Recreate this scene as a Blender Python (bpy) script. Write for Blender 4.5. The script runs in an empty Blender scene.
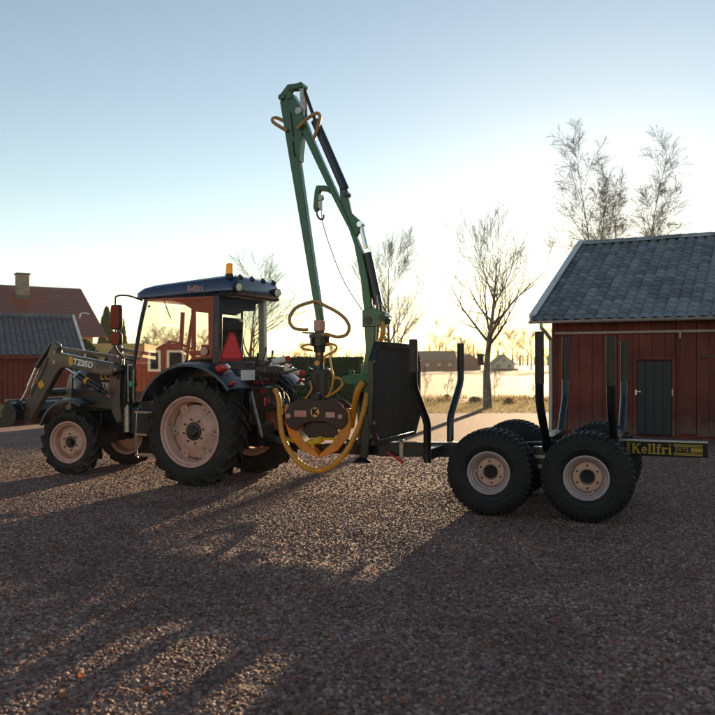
import bpy, bmesh, math, random
from mathutils import Vector, Matrix, Euler, noise
random.seed(7)
S = bpy.context.scene
C = S.collection
PI = math.pi
rad = math.radians

# ------------------------------------------------------------------ camera, sky, sun, exposure
cam = bpy.data.cameras.new('camera'); camo = bpy.data.objects.new('camera', cam); C.objects.link(camo)
camo.location = (0, 0, 1.6); camo.rotation_euler = (rad(90), 0, 0)
cam.lens = 40.3; cam.sensor_width = 36; cam.shift_y = 0.0063; cam.clip_start = 0.1; cam.clip_end = 6000
cam.dof.use_dof = True; cam.dof.focus_distance = 9.6; cam.dof.aperture_fstop = 2.8
S.camera = camo
SUN_AZ, SUN_EL = rad(17.5), rad(7.6)
w = bpy.data.worlds.new('World'); S.world = w; w.use_nodes = True
nt = w.node_tree; bg = nt.nodes['Background']
sky = nt.nodes.new('ShaderNodeTexSky'); sky.sky_type = 'NISHITA'; sky.sun_disc = False
sky.sun_elevation = SUN_EL; sky.sun_rotation = SUN_AZ
sky.air_density = 0.9; sky.dust_density = 0.13; sky.ozone_density = 0.0; sky.altitude = 800
nt.links.new(sky.outputs[0], bg.inputs[0]); bg.inputs[1].default_value = 0.064
sl = bpy.data.lights.new('sun', 'SUN'); sl.energy = 5.0; sl.angle = rad(0.6); sl.color = (1.0, 0.72, 0.43)
so = bpy.data.objects.new('sun', sl); C.objects.link(so); so.location = (30, 90, 20)
dv = Vector((math.sin(SUN_AZ)*math.cos(SUN_EL), math.cos(SUN_AZ)*math.cos(SUN_EL), math.sin(SUN_EL)))
so.rotation_euler = dv.to_track_quat('Z', 'Y').to_euler()
vs = S.view_settings; vs.view_transform = 'Standard'; vs.look = 'None'; vs.gamma = 1.0; vs.use_curve_mapping = False
vs.exposure = 1.62
S.cycles.use_denoising = True
S.cycles.max_bounces = 8; S.cycles.transparent_max_bounces = 16; S.cycles.volume_bounces = 0
S.cycles.sample_clamp_indirect = 4.0

# ------------------------------------------------------------------ materials
def mat(name, col, rough=0.6, metal=0.0, var=0.0, vscale=8.0, bump=0.0, bscale=40.0, coat=0.0, rand=0.0, spec=0.5, col2=None, emit=None, wear=None):
    m = bpy.data.materials.new(name); m.use_nodes = True
    t = m.node_tree; p = t.nodes['Principled BSDF']
    p.inputs['Base Color'].default_value = (*col, 1); p.inputs['Roughness'].default_value = rough
    p.inputs['Metallic'].default_value = metal; p.inputs['Coat Weight'].default_value = coat
    p.inputs['Specular IOR Level'].default_value = spec
    tc = t.nodes.new('ShaderNodeTexCoord')
    src = None
    if var > 0 or col2:
        n = t.nodes.new('ShaderNodeTexNoise'); n.inputs['Scale'].default_value = vscale; n.inputs['Detail'].default_value = 8
        n.inputs['Roughness'].default_value = 0.65
        t.links.new(tc.outputs['Object'], n.inputs['Vector'])
        r = t.nodes.new('ShaderNodeValToRGB')
        a = [c*(1-var) for c in col]; b = col2 or [min(1, c*(1+var)) for c in col]
        r.color_ramp.elements[0].position = 0.3; r.color_ramp.elements[1].position = 0.72
        r.color_ramp.elements[0].color = (*a, 1); r.color_ramp.elements[1].color = (*b, 1)
        t.links.new(n.outputs[0], r.inputs[0]); src = r.outputs[0]
        mr = t.nodes.new('ShaderNodeMapRange'); mr.inputs['To Min'].default_value = max(0.02, rough-0.12); mr.inputs['To Max'].default_value = min(1, rough+0.14)
        t.links.new(n.outputs[0], mr.inputs[0]); t.links.new(mr.outputs[0], p.inputs['Roughness'])
    if rand > 0:
        oi = t.nodes.new('ShaderNodeObjectInfo'); hs = t.nodes.new('ShaderNodeHueSaturation')
        mr = t.nodes.new('ShaderNodeMapRange'); mr.inputs['To Min'].default_value = 1-rand; mr.inputs['To Max'].default_value = 1+rand
        t.links.new(oi.outputs['Random'], mr.inputs[0]); t.links.new(mr.outputs[0], hs.inputs['Value'])
        if src: t.links.new(src, hs.inputs['Color'])
        else: hs.inputs['Color'].default_value = (*col, 1)
        src = hs.outputs[0]
    if src: t.links.new(src, p.inputs['Base Color'])
    if bump > 0:
        n = t.nodes.new('ShaderNodeTexNoise'); n.inputs['Scale'].default_value = bscale; n.inputs['Detail'].default_value = 6
        t.links.new(tc.outputs['Object'], n.inputs['Vector'])
        b = t.nodes.new('ShaderNodeBump'); b.inputs['Strength'].default_value = bump; b.inputs['Distance'].default_value = 0.02
        t.links.new(n.outputs[0], b.inputs['Height']); t.links.new(b.outputs[0], p.inputs['Normal'])
    if wear:
        n = t.nodes.new('ShaderNodeTexNoise'); n.inputs['Scale'].default_value = wear[1]; n.inputs['Detail'].default_value = 12; n.inputs['Roughness'].default_value = .75
        t.links.new(tc.outputs['Object'], n.inputs['Vector']); r = t.nodes.new('ShaderNodeValToRGB'); r.color_ramp.elements[0].position = wear[0]; r.color_ramp.elements[1].position = wear[0]+.07
        t.links.new(n.outputs[0], r.inputs[0]); mx = t.nodes.new('ShaderNodeMix'); mx.data_type = 'RGBA'; t.links.new(r.outputs[0], mx.inputs[0])
        if src: t.links.new(src, mx.inputs[6])
        else: mx.inputs[6].default_value = (*col, 1)
        mx.inputs[7].default_value = (*wear[2], 1); t.links.new(mx.outputs[2], p.inputs['Base Color'])
    if emit:
        p.inputs['Emission Color'].default_value = (*emit[0], 1); p.inputs['Emission Strength'].default_value = emit[1]
    return m

def wood_mat(name, col, rand=0.2, rough=0.75, dark=0.55, axis_scale=(30, 30, 1.2)):
    m = mat(name, col, rough); t = m.node_tree; p = t.nodes['Principled BSDF']
    tc = t.nodes.new('ShaderNodeTexCoord'); mp = t.nodes.new('ShaderNodeMapping'); mp.inputs['Scale'].default_value = axis_scale
    oi = t.nodes.new('ShaderNodeObjectInfo'); ad = t.nodes.new('ShaderNodeVectorMath')
    t.links.new(tc.outputs['Object'], ad.inputs[0]); t.links.new(oi.outputs['Random'], ad.inputs[1]); t.links.new(ad.outputs[0], mp.inputs[0])
    n = t.nodes.new('ShaderNodeTexNoise'); n.inputs['Scale'].default_value = 1; n.inputs['Detail'].default_value = 9; n.inputs['Roughness'].default_value = .7
    t.links.new(mp.outputs[0], n.inputs['Vector'])
    r = t.nodes.new('ShaderNodeValToRGB'); r.color_ramp.elements[0].position = .3; r.color_ramp.elements[1].position = .7
    r.color_ramp.elements[0].color = (*[c*dark for c in col], 1); r.color_ramp.elements[1].color = (*[c*1.25 for c in col], 1)
    t.links.new(n.outputs[0], r.inputs[0])
    hs = t.nodes.new('ShaderNodeHueSaturation'); mr = t.nodes.new('ShaderNodeMapRange'); mr.inputs['To Min'].default_value = 1-rand; mr.inputs['To Max'].default_value = 1+rand
    t.links.new(oi.outputs['Random'], mr.inputs[0]); t.links.new(mr.outputs[0], hs.inputs['Value']); t.links.new(r.outputs[0], hs.inputs['Color'])
    t.links.new(hs.outputs[0], p.inputs['Base Color'])
    b = t.nodes.new('ShaderNodeBump'); b.inputs['Strength'].default_value = .5; b.inputs['Distance'].default_value = .01
    t.links.new(n.outputs[0], b.inputs['Height']); t.links.new(b.outputs[0], p.inputs['Normal'])
    return m

def gravel_mat(name, stone):
    """crushed granite: pinkish, grey and brown stones"""
    m = bpy.data.materials.new(name); m.use_nodes = True; t = m.node_tree; p = t.nodes['Principled BSDF']
    p.inputs['Roughness'].default_value = 0.72 if stone else .9; p.inputs['Specular IOR Level'].default_value = 0.35 if stone else .2
    r = t.nodes.new('ShaderNodeValToRGB'); cr = r.color_ramp
    cols = [(0, (.065, .036, .030)), (.25, (.16, .090, .074)), (.48, (.225, .130, .108)), (.6, (.28, .115, .078)), (.72, (.29, .185, .155)), (.9, (.34, .245, .21)), (1, (.42, .33, .29))]
    cr.elements[0].position = 0; cr.elements[0].color = (*cols[0][1], 1); cr.elements[1].position = 1; cr.elements[1].color = (*cols[-1][1], 1)
    for q, c in cols[1:-1]:
        e = cr.elements.new(q); e.color = (*c, 1)
    tc = t.nodes.new('ShaderNodeTexCoord')
    if stone:
        oi = t.nodes.new('ShaderNodeObjectInfo'); t.links.new(oi.outputs['Random'], r.inputs[0])
        ge = t.nodes.new('ShaderNodeNewGeometry'); n = t.nodes.new('ShaderNodeTexNoise'); n.inputs['Scale'].default_value = .8; n.inputs['Detail'].default_value = 7; n.inputs['Roughness'].default_value = .6
        t.links.new(ge.outputs['Position'], n.inputs['Vector'])
        r2 = t.nodes.new('ShaderNodeValToRGB'); r2.color_ramp.elements[0].position = .36; r2.color_ramp.elements[1].position = .64
        r2.color_ramp.elements[0].color = (.66, .60, .58, 1); r2.color_ramp.elements[1].color = (1.12, 1.08, 1.05, 1)
        mx = t.nodes.new('ShaderNodeMix'); mx.data_type = 'RGBA'; mx.blend_type = 'MULTIPLY'; mx.inputs[0].default_value = 1
        t.links.new(n.outputs[0], r2.inputs[0]); t.links.new(r.outputs[0], mx.inputs[6]); t.links.new(r2.outputs[0], mx.inputs[7]); t.links.new(mx.outputs[2], p.inputs['Base Color'])
        return m
    v = t.nodes.new('ShaderNodeTexVoronoi'); v.inputs['Scale'].default_value = 34; v.inputs['Randomness'].default_value = 1
    t.links.new(tc.outputs['Object'], v.inputs['Vector'])
    sep = t.nodes.new('ShaderNodeSeparateColor'); t.links.new(v.outputs['Color'], sep.inputs[0]); t.links.new(sep.outputs[0], r.inputs[0])
    n = t.nodes.new('ShaderNodeTexNoise'); n.inputs['Scale'].default_value = 0.7; n.inputs['Detail'].default_value = 7
    t.links.new(tc.outputs['Object'], n.inputs['Vector'])
    mx = t.nodes.new('ShaderNodeMix'); mx.data_type = 'RGBA'; mx.blend_type = 'MULTIPLY'; mx.inputs[0].default_value = 0.75
    r2 = t.nodes.new('ShaderNodeValToRGB'); r2.color_ramp.elements[0].position = .3; r2.color_ramp.elements[1].position = .7
    r2.color_ramp.elements[0].color = (.62, .58, .56, 1); r2.color_ramp.elements[1].color = (1.0, 1.0, 1.0, 1)
    t.links.new(n.outputs[0], r2.inputs[0]); t.links.new(r.outputs[0], mx.inputs[6]); t.links.new(r2.outputs[0], mx.inputs[7])
    t.links.new(mx.outputs[2], p.inputs['Base Color'])
    inv = t.nodes.new('ShaderNodeMath'); inv.operation = 'SUBTRACT'; inv.inputs[0].default_value = 1; t.links.new(v.outputs['Distance'], inv.inputs[1])
    v2 = t.nodes.new('ShaderNodeTexNoise'); v2.inputs['Scale'].default_value = 9; v2.inputs['Detail'].default_value = 4
    t.links.new(tc.outputs['Object'], v2.inputs['Vector'])
    a = t.nodes.new('ShaderNodeMath'); a.operation = 'MULTIPLY_ADD'; a.inputs[1].default_value = 1.2; t.links.new(v2.outputs[0], a.inputs[0]); t.links.new(inv.outputs[0], a.inputs[2])
    b = t.nodes.new('ShaderNodeBump'); b.inputs['Strength'].default_value = .45; b.inputs['Distance'].default_value = .014
    t.links.new(a.outputs[0], b.inputs['Height']); t.links.new(b.outputs[0], p.inputs['Normal'])
    return m

def glass_mat(name, tint, refl):
    m = bpy.data.materials.new(name); m.use_nodes = True; t = m.node_tree
    t.nodes.remove(t.nodes['Principled BSDF']); out = t.nodes['Material Output']
    tr = t.nodes.new('ShaderNodeBsdfTransparent'); tr.inputs[0].default_value = (*tint, 1)
    gl = t.nodes.new('ShaderNodeBsdfGlossy'); gl.inputs['Roughness'].default_value = 0.015; gl.inputs[0].default_value = (1, 1, 1, 1)
    lw = t.nodes.new('ShaderNodeLayerWeight'); lw.inputs[0].default_value = 0.3
    mr = t.nodes.new('ShaderNodeMapRange'); mr.inputs['To Min'].default_value = refl; mr.inputs['To Max'].default_value = 0.9
    t.links.new(lw.outputs['Fresnel'], mr.inputs[0])
    tc = t.nodes.new('ShaderNodeTexCoord'); n = t.nodes.new('ShaderNodeTexNoise'); n.inputs['Scale'].default_value = 1.6; n.inputs['Detail'].default_value = 1
    t.links.new(tc.outputs['Object'], n.inputs['Vector'])
    b = t.nodes.new('ShaderNodeBump'); b.inputs['Strength'].default_value = .02; b.inputs['Distance'].default_value = .01
    t.links.new(n.outputs[0], b.inputs['Height']); t.links.new(b.outputs[0], gl.inputs['Normal'])
    mx = t.nodes.new('ShaderNodeMixShader'); t.links.new(mr.outputs[0], mx.inputs[0]); t.links.new(tr.outputs[0], mx.inputs[1]); t.links.new(gl.outputs[0], mx.inputs[2])
    t.links.new(mx.outputs[0], out.inputs[0])
    return m

def leaf_mat(name, col, var=.35, transl=.35):
    m = mat(name, col, .65, var=var, vscale=3); t = m.node_tree; p = t.nodes['Principled BSDF']; out = t.nodes['Material Output']
    tl = t.nodes.new('ShaderNodeBsdfTranslucent'); mx = t.nodes.new('ShaderNodeMixShader'); mx.inputs[0].default_value = transl
    src = p.inputs['Base Color'].links[0].from_socket; t.links.new(src, tl.inputs[0])
    t.links.new(p.outputs[0], mx.inputs[1]); t.links.new(tl.outputs[0], mx.inputs[2]); t.links.new(mx.outputs[0], out.inputs[0])
    return m

M = dict(
    blue=mat('blue_paint', (.008, .026, .095), .28, 0, .2, 3, coat=.6),
    darkblue=mat('dark_blue_paint', (.006, .014, .032), .36, 0, .2, 3, coat=.25),
    black=mat('black_paint', (.007, .0075, .009), .38, 0, .35, 6, coat=.2, bump=.05, bscale=60),
    trailer=mat('trailer_black_paint', (.006, .0075, .010), .3, 0, .3, 9, coat=.35, bump=.04, bscale=50),
    plastic=mat('black_plastic', (.008, .008, .009), .55, 0, .3, 10),
    grey=mat('loader_grey_paint', (.060, .047, .041), .36, 0, .25, 6, coat=.3, wear=(.60, 6, (.11, .085, .065))),
    steel=mat('worn_steel', (.34, .32, .30), .34, .9, .3, 20, bump=.05, bscale=80),
    chrome=mat('chrome', (.75, .73, .70), .14, 1.0),
    rust=mat('rust_and_sheen_steel', (.035, .021, .016), .42, .3, .4, 14, bump=.15, bscale=60),  # also carries the painted brown reflection on the stake tops
    rubber=mat('tyre_rubber', (.009, .0085, .008), .68, 0, .3, 8, bump=.12, bscale=70, col2=(.028, .024, .020), spec=.32, wear=(.56, 5, (.06, .047, .037))),
    rubber2=mat('trailer_tyre_rubber', (.006, .0065, .0075), .6, 0, .3, 7, bump=.1, bscale=70, col2=(.015, .0155, .016), spec=.3, wear=(.60, 5, (.04, .034, .029))),
    rim=mat('rim_pink_bounce_tint', (.56, .30, .235), .36, 0, .22, 7, col2=(.64, .37, .295), wear=(.58, 6, (.22, .14, .10))),  # pink light off the red house is put into the rim colour
    rimsilver=mat('rim_silver_paint', (.38, .29, .29), .4, .2, .12, 8),
    green=mat('crane_green_paint', (.010, .090, .028), .34, 0, .25, 7, coat=.35, col2=(.014, .12, .038), wear=(.60, 7, (.10, .105, .09))),
    hose=mat('yellow_ribbed_hose', (.60, .25, .022), .45, 0, .2, 9),
    hose2=mat('tan_hose_sleeve', (.40, .215, .085), .55, 0, .2, 12),
    decal=mat('orange_yellow_decal', (.72, .34, .015), .45, 0, .12, 12),
    yellow=mat('yellow_plastic', (.65, .42, .02), .4, 0, .15, 8),
    orange=mat('claw_orange_paint', (.58, .215, .018), .4, 0, .2, 8, coat=.2, wear=(.58, 9, (.16, .075, .03))),
    grapple=mat('grapple_dark_brown_paint', (.034, .0095, .0065), .45, 0, .3, 8, coat=.1, wear=(.62, 9, (.07, .04, .03))),
    red=mat('red_plastic', (.50, .012, .014), .35, 0, .1, 8),
    smv=mat('red_reflective_sign', (.85, .035, .045), .4, 0, .12, 12),
    smvrim=mat('dark_red_reflective', (.30, .008, .014), .35, 0, .1, 14),
    amber=mat('amber_lens', (.85, .30, .01), .2, 0, .1, 6, emit=((1, .32, .01), .08)),  # faint emission stands in for sunlight shining through the lens
    lamp=mat('work_lamp_lens', (.75, .68, .55), .2, 0, .1, 10),
    white=mat('white_paint', (.74, .73, .71), .5, 0, .08, 8),
    label=mat('pale_label', (.58, .30, .24), .5, 0, .12, 30),
    letter_or=mat('orange_lettering', (.75, .33, .10), .5),
    letter_white=mat('white_lettering', (.8, .78, .75), .5),
    letter_yel=mat('gold_lettering', (.38, .225, .018), .5, 0, .12, 30),
    letter_blk=mat('black_lettering', (.006, .006, .006), .6, spec=.3),
    sunlit_post=mat('sunlit_post_tone', (.80, .77, .70), .3, 0, .1, 6),
    teal=mat('green_sticker', (.02, .30, .12), .5),
    fabric=mat('seat_fabric', (.035, .022, .02), .8, 0, .3, 20),
    tile=mat('slate_grey_tile', (.15, .17, .19), .58, 0, .45, 2.2, rand=.42, bump=.25, bscale=30, col2=(.31, .34, .365)),
    tile2=mat('blue_grey_tile', (.11, .12, .14), .55, 0, .35, 2.3, bump=.2, bscale=20, col2=(.17, .18, .20)),
    rooftin=mat('brown_red_roof_sheet', (.17, .045, .042), .5, 0, .2, 1.2, col2=(.20, .065, .060)),
    brickch=mat('rendered_chimney', (.30, .25, .18), .85, 0, .3, 4, bump=.3, bscale=12),
    zinc=mat('galvanised_gutter', (.40, .40, .40), .45, .5, .2, 6),
    verge=mat('grey_white_verge_board', (.60, .62, .64), .6, 0, .2, 5),
    rail=mat('weathered_rail', (.36, .29, .26), .7, 0, .25, 6),
    barn=wood_mat('falun_red_boards', (.17, .029, .018), .18),
    shedwood=wood_mat('dark_red_cladding', (.19, .022, .014), 0),
    house=wood_mat('red_house_cladding', (.23, .05, .032), .1),
    doorwood=wood_mat('black_green_door_boards', (.018, .022, .022), .25, .6),
    farwood=mat('far_wall_red', (.16, .055, .04), .8, 0, .2, 1),
    farroof=mat('far_roof_grey', (.11, .095, .085), .7, 0, .2, 1),
    farwhite=mat('far_wall_white', (.45, .43, .38), .8, 0, .1, 1),
    yelwall=mat('ochre_yellow_wall', (.62, .42, .16), .8, 0, .1, 2),
    bark=mat('birch_bark', (.16, .13, .10), .85, 0, .5, 9, bump=.4, bscale=25, col2=(.36, .32, .27)),
    twig=mat('twig_bark', (.13, .088, .062), .85, 0, .3, 4),  # lightened and warmed: backlit haze is put into the colour
    bark2=mat('tree_bark', (.10, .075, .055), .85, 0, .4, 8, bump=.4, bscale=25),
    hedge=leaf_mat('hedge_leaves', (.020, .070, .022), .35, .2),
    thuja=leaf_mat('thuja_leaves', (.030, .062, .020)),
    straw=leaf_mat('dry_straw', (.40, .32, .17), .3, .3),
    dryleaf=leaf_mat('dry_brown_leaves', (.27, .15, .07), .35, .4),
    mirror=mat('mirror_glass', (.10, .10, .11), .03, 1.0),
    darkpane=mat('dark_window_pane', (.02, .024, .03), .06, 0, spec=.6),
    glass=glass_mat('cab_glass', (.84, .88, .86), .062),
    gravel=gravel_mat('crushed_gravel', False), stone=gravel_mat('gravel_stone', True),
)

t = M['barn'].node_tree; p = t.nodes['Principled BSDF']; src = p.inputs['Base Color'].links[0].from_socket
ge = t.nodes.new('ShaderNodeNewGeometry'); n = t.nodes.new('ShaderNodeTexNoise'); n.inputs['Scale'].default_value = 1.3; n.inputs['Detail'].default_value = 8; n.inputs['Roughness'].default_value = .7; t.links.new(ge.outputs['Position'], n.inputs['Vector'])
r = t.nodes.new('ShaderNodeValToRGB'); r.color_ramp.elements[0].position = .35; r.color_ramp.elements[1].position = .68; r.color_ramp.elements[0].color = (.62, .6, .6, 1); r.color_ramp.elements[1].color = (1.15, 1.3, 1.35, 1); t.links.new(n.outputs[0], r.inputs[0])
m1 = t.nodes.new('ShaderNodeMix'); m1.data_type = 'RGBA'; m1.blend_type = 'MULTIPLY'; m1.inputs[0].default_value = 1; t.links.new(src, m1.inputs[6]); t.links.new(r.outputs[0], m1.inputs[7])
sp_ = t.nodes.new('ShaderNodeSeparateXYZ'); t.links.new(ge.outputs['Position'], sp_.inputs[0]); n2 = t.nodes.new('ShaderNodeTexNoise'); n2.inputs['Scale'].default_value = 7; n2.inputs['Detail'].default_value = 8; t.links.new(ge.outputs['Position'], n2.inputs['Vector'])
ma = t.nodes.new('ShaderNodeMath'); ma.operation = 'MULTIPLY_ADD'; ma.inputs[1].default_value = -.9; t.links.new(n2.outputs[0], ma.inputs[0]); t.links.new(sp_.outputs['Z'], ma.inputs[2])
mr = t.nodes.new('ShaderNodeMapRange'); mr.inputs['From Min'].default_value = .05; mr.inputs['From Max'].default_value = -.45; mr.inputs['To Max'].default_value = .75; t.links.new(ma.outputs[0], mr.inputs[0])
m2 = t.nodes.new('ShaderNodeMix'); m2.data_type = 'RGBA'; t.links.new(mr.outputs[0], m2.inputs[0]); t.links.new(m1.outputs[2], m2.inputs[6]); m2.inputs[7].default_value = (.12, .085, .065, 1); t.links.new(m2.outputs[2], p.inputs['Base Color'])

# ------------------------------------------------------------------ mesh builder
class MB:
    def __init__(s): s.v = []; s.f = []
    def add(s, vs, fs):
        b = len(s.v); s.v += [tuple(p) for p in vs]; s.f += [tuple(b+i for i in f) for f in fs]; return s
    def box(s, c, d, R=None):
        x, y, z = [q/2 for q in d]; c = Vector(c)
        P = [Vector((sx*x, sy*y, sz*z)) for sz in (-1, 1) for sy in (-1, 1) for sx in (-1, 1)]
        if R: P = [R @ p for p in P]
        return s.add([c+p for p in P], [(0, 2, 3, 1), (4, 5, 7, 6), (0, 1, 5, 4), (2, 6, 7, 3), (0, 4, 6, 2), (1, 3, 7, 5)])
    def beam(s, a, b, w, h, up=(0, 0, 1), w2=None, h2=None):
        a, b = Vector(a), Vector(b); d = (b-a).normalized(); u = Vector(up)
        x = d.cross(u)
        if x.length < 1e-4: x = d.cross(Vector((0, 1, 0)))
        x.normalize(); y = x.cross(d)
        w2 = w if w2 is None else w2; h2 = h if h2 is None else h2
        P = [a+x*sx*w/2+y*sy*h/2 for sx, sy in ((-1, -1), (1, -1), (1, 1), (-1, 1))] + [b+x*sx*w2/2+y*sy*h2/2 for sx, sy in ((-1, -1), (1, -1), (1, 1), (-1, 1))]
        return s.add(P, [(3, 2, 1, 0), (4, 5, 6, 7), (0, 1, 5, 4), (1, 2, 6, 5), (2, 3, 7, 6), (3, 0, 4, 7)])
    def prism(s, poly, d0, d1, ax='xz'):
        n = len(poly)
        def mk(p, d): return {'xz': (p[0], d, p[1]), 'yz': (d, p[0], p[1]), 'xy': (p[0], p[1], d)}[ax]
        P = [mk(p, d0) for p in poly]+[mk(p, d1) for p in poly]
        F = [tuple(range(n)), tuple(range(2*n-1, n-1, -1))]+[(i, i+n, (i+1) % n+n, (i+1) % n) for i in range(n)]
        return s.add(P, F)
    def tube(s, pts, r, n=8, cap=True, closed=False):
        pts = [Vector(p) for p in pts]; m = len(pts)
        rs = r if isinstance(r, (list, tuple)) else [r]*m
        b = len(s.v); prev = None
        for i, p in enumerate(pts):
            if closed: d = pts[(i+1) % m]-pts[i-1]
            else: d = pts[min(i+1, m-1)]-pts[max(i-1, 0)]
            d.normalize()
            if prev is None:
                x = d.cross(Vector((0, 0, 1)))
                if x.length < 1e-3: x = d.cross(Vector((0, 1, 0)))
            else: x = prev-d*prev.dot(d)
            x.normalize(); prev = x; y = d.cross(x)
            for k in range(n):
                a = 2*PI*k/n; s.v.append(tuple(p+(x*math.cos(a)+y*math.sin(a))*rs[i]))
        for i in range(m if closed else m-1):
            j = (i+1) % m
            for k in range(n):
                k2 = (k+1) % n; s.f.append((b+i*n+k, b+i*n+k2, b+j*n+k2, b+j*n+k))
        if cap and not closed and n > 3:
            s.f.append(tuple(b+k for k in range(n-1, -1, -1))); s.f.append(tuple(b+(m-1)*n+k for k in range(n)))
        return s
    def cyl(s, a, b, r, n=16, r2=None): return s.tube([a, b], [r, r if r2 is None else r2], n)
    def lathe(s, prof, n=48, c=(0, 0, 0), close=False):
        """profile of (radius, y) turned about the y axis"""
        b = len(s.v); m = len(prof)
        for k in range(n):
            a = 2*PI*k/n
            for r, y in prof: s.v.append((c[0]+r*math.sin(a), c[1]+y, c[2]+r*math.cos(a)))
        for k in range(n):
            k2 = (k+1) % n
            for i in range(m if close else m-1):
                j = (i+1) % m
                s.f.append((b+k*m+i, b+k*m+j, b+k2*m+j, b+k2*m+i))
        return s
    def xform(s, mx):
        s.v = [tuple(mx @ Vector(p)) for p in s.v]; return s
    def merge(s, o): return s.add(o.v, o.f)
    def mesh(s, name, m, smooth=35, fix=True):
        me = bpy.data.meshes.new(name); me.from_pydata(s.v, [], s.f)
        if fix:
            bm = bmesh.new(); bm.from_mesh(me); bmesh.ops.recalc_face_normals(bm, faces=bm.faces); bm.to_mesh(me); bm.free()
        me.materials.append(M[m] if isinstance(m, str) else m)
        if smooth:
            me.shade_smooth(); me.set_sharp_from_angle(angle=rad(smooth))
        return me
    def obj(s, name, m, parent=None, bevel=0, smooth=35, fix=True, loc=None):
        return link(name, s.mesh(name, m, smooth, fix), parent, bevel, loc)

def link(name, me, parent=None, bevel=0, loc=None):
    o = bpy.data.objects.new(name, me); C.objects.link(o)
    if parent: o.parent = parent
    if loc: o.location = loc
    if bevel:
        b = o.modifiers.new('bevel', 'BEVEL'); b.width = bevel; b.segments = 2; b.limit_method = 'ANGLE'; b.angle_limit = rad(40)
    return o
def tag(o, label=None, cat=None, group=None, kind=None):
    if label: o['label'] = label
    if cat: o['category'] = cat
    if group: o['group'] = group
    if kind: o['kind'] = kind
    return o
def thing(name, label, cat, loc=(0, 0, 0), rz=0, group=None):
    o = bpy.data.objects.new(name, None); C.objects.link(o); o.empty_display_size = .3
    o.location = loc; o.rotation_euler = (0, 0, rz)
    return tag(o, label, cat, group)
def copy_tree(o, parent=None):
    c = o.copy(); C.objects.link(c); c.parent = parent
    for ch in list(o.children): copy_tree(ch, c)
    return c
def smoothpath(pts, k=6):
    """Catmull-Rom through the points"""
    P = [Vector(p) for p in pts]; out = []
    for i in range(len(P)-1):
        a, b, c, d = P[max(i-1, 0)], P[i], P[i+1], P[min(i+2, len(P)-1)]
        for j in range(k):
            t = j/k
            out.append(.5*((2*b)+(c-a)*t+(2*a-5*b+4*c-d)*t*t+(3*b-a-3*c+d)*t**3))
    return out+[P[-1]]
def text_obj(s, size, m, parent, mtx, bold=0.0, squash=1.0, name='lettering', depth=.0015, shear=0.0):
    cu = bpy.data.curves.new('t', 'FONT'); cu.body = s; cu.size = size; cu.align_x = 'CENTER'; cu.align_y = 'CENTER'
    cu.offset = bold; cu.extrude = depth; cu.resolution_u = 3; cu.shear = shear; cu.space_character = 1.05
    t = bpy.data.objects.new('t', cu); C.objects.link(t); bpy.context.view_layer.update()
    me = bpy.data.meshes.new_from_object(t.evaluated_get(bpy.context.evaluated_depsgraph_get()))
    bpy.data.objects.remove(t); bpy.data.curves.remove(cu)
    me.transform(Matrix.Diagonal((squash, 1, 1, 1))); me.materials.clear(); me.materials.append(M[m])
    o = link(name, me, parent); o.matrix_local = mtx
    return o
def face_mtx(loc, right, up):
    r = Vector(right).normalized(); u = Vector(up); u = (u-r*u.dot(r)).normalized(); n = r.cross(u)
    m = Matrix((r, u, n)).transposed().to_4x4(); m.translation = Vector(loc); return m

# slab-serif word built of strokes
def slab(word, x0, z0, h, wd):
    """x grows to the reader's right; returns strokes as (poly) in sign plane"""
    L = []; t = wd*.34; s = h*.11; x = x0; xh = h*.70
    def rect(a, b, c, d): L.append([(a, b), (c, b), (c, d), (a, d)])
    def arc(cx, cz, rx, rz, a0, a1, th, n=9):
        o = [(cx+rx*math.cos(rad(a0+(a1-a0)*k/n)), cz+rz*math.sin(rad(a0+(a1-a0)*k/n))) for k in range(n+1)]
        i = [(cx+(rx-th)*math.cos(rad(a0+(a1-a0)*k/n)), cz+(rz-th*.62)*math.sin(rad(a0+(a1-a0)*k/n))) for k in range(n, -1, -1)]
        for k in range(n): L.append([o[k], o[k+1], i[n-1-k], i[n-k]])
    for ch in word:
        if ch == 'K':
            rect(x+t*.35, 0, x+t*1.35, h); rect(x, 0, x+t*1.75, s); rect(x, h-s, x+t*1.75, h)
            L.append([(x+t*1.3, h*.40), (x+t*1.3, h*.58), (x+wd*1.02, h), (x+wd*1.30, h)]); L.append([(x+t*1.55, h*.56), (x+t*2.2, h*.70), (x+wd*1.42, 0), (x+wd*1.0, 0)])
            rect(x+wd*.86, h-s, x+wd*1.42, h); rect(x+wd*.88, 0, x+wd*1.5, s); x += wd*1.55
        elif ch == 'e':
            arc(x+wd*.46, xh/2, wd*.46, xh/2, 0, 325, t*.9, 14); rect(x+t*.5, xh*.42, x+wd*.9, xh*.58); x += wd*1.0
        elif ch == 'l':
            rect(x+t*.4, 0, x+t*1.4, h); rect(x, 0, x+t*1.8, s); rect(x, h-s, x+t*1.4, h); x += t*2.0
        elif ch == 'f':
            rect(x+t*.4, 0, x+t*1.4, h*.8); rect(x, 0, x+t*2.0, s); rect(x-t*.05, xh-s, x+t*2.1, xh); arc(x+t*1.5, h*.78, t*1.1, h*.22, 30, 180, t*.95, 7); x += t*2.3
        elif ch == 'r':
            rect(x+t*.4, 0, x+t*1.4, xh); rect(x, 0, x+t*1.9, s); rect(x, xh-s, x+t*1.4, xh); arc(x+t*2.0, xh*.66, t*.95, xh*.33, 20, 160, t*.8, 6); x += t*3.05
        elif ch == 'i':
            rect(x+t*.4, 0, x+t*1.4, xh); rect(x, 0, x+t*1.8, s); rect(x, xh-s, x+t*1.4, xh); rect(x+t*.4, h*.84, x+t*1.4, h*1.02); x += t*1.9
    return L, x-x0

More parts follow.
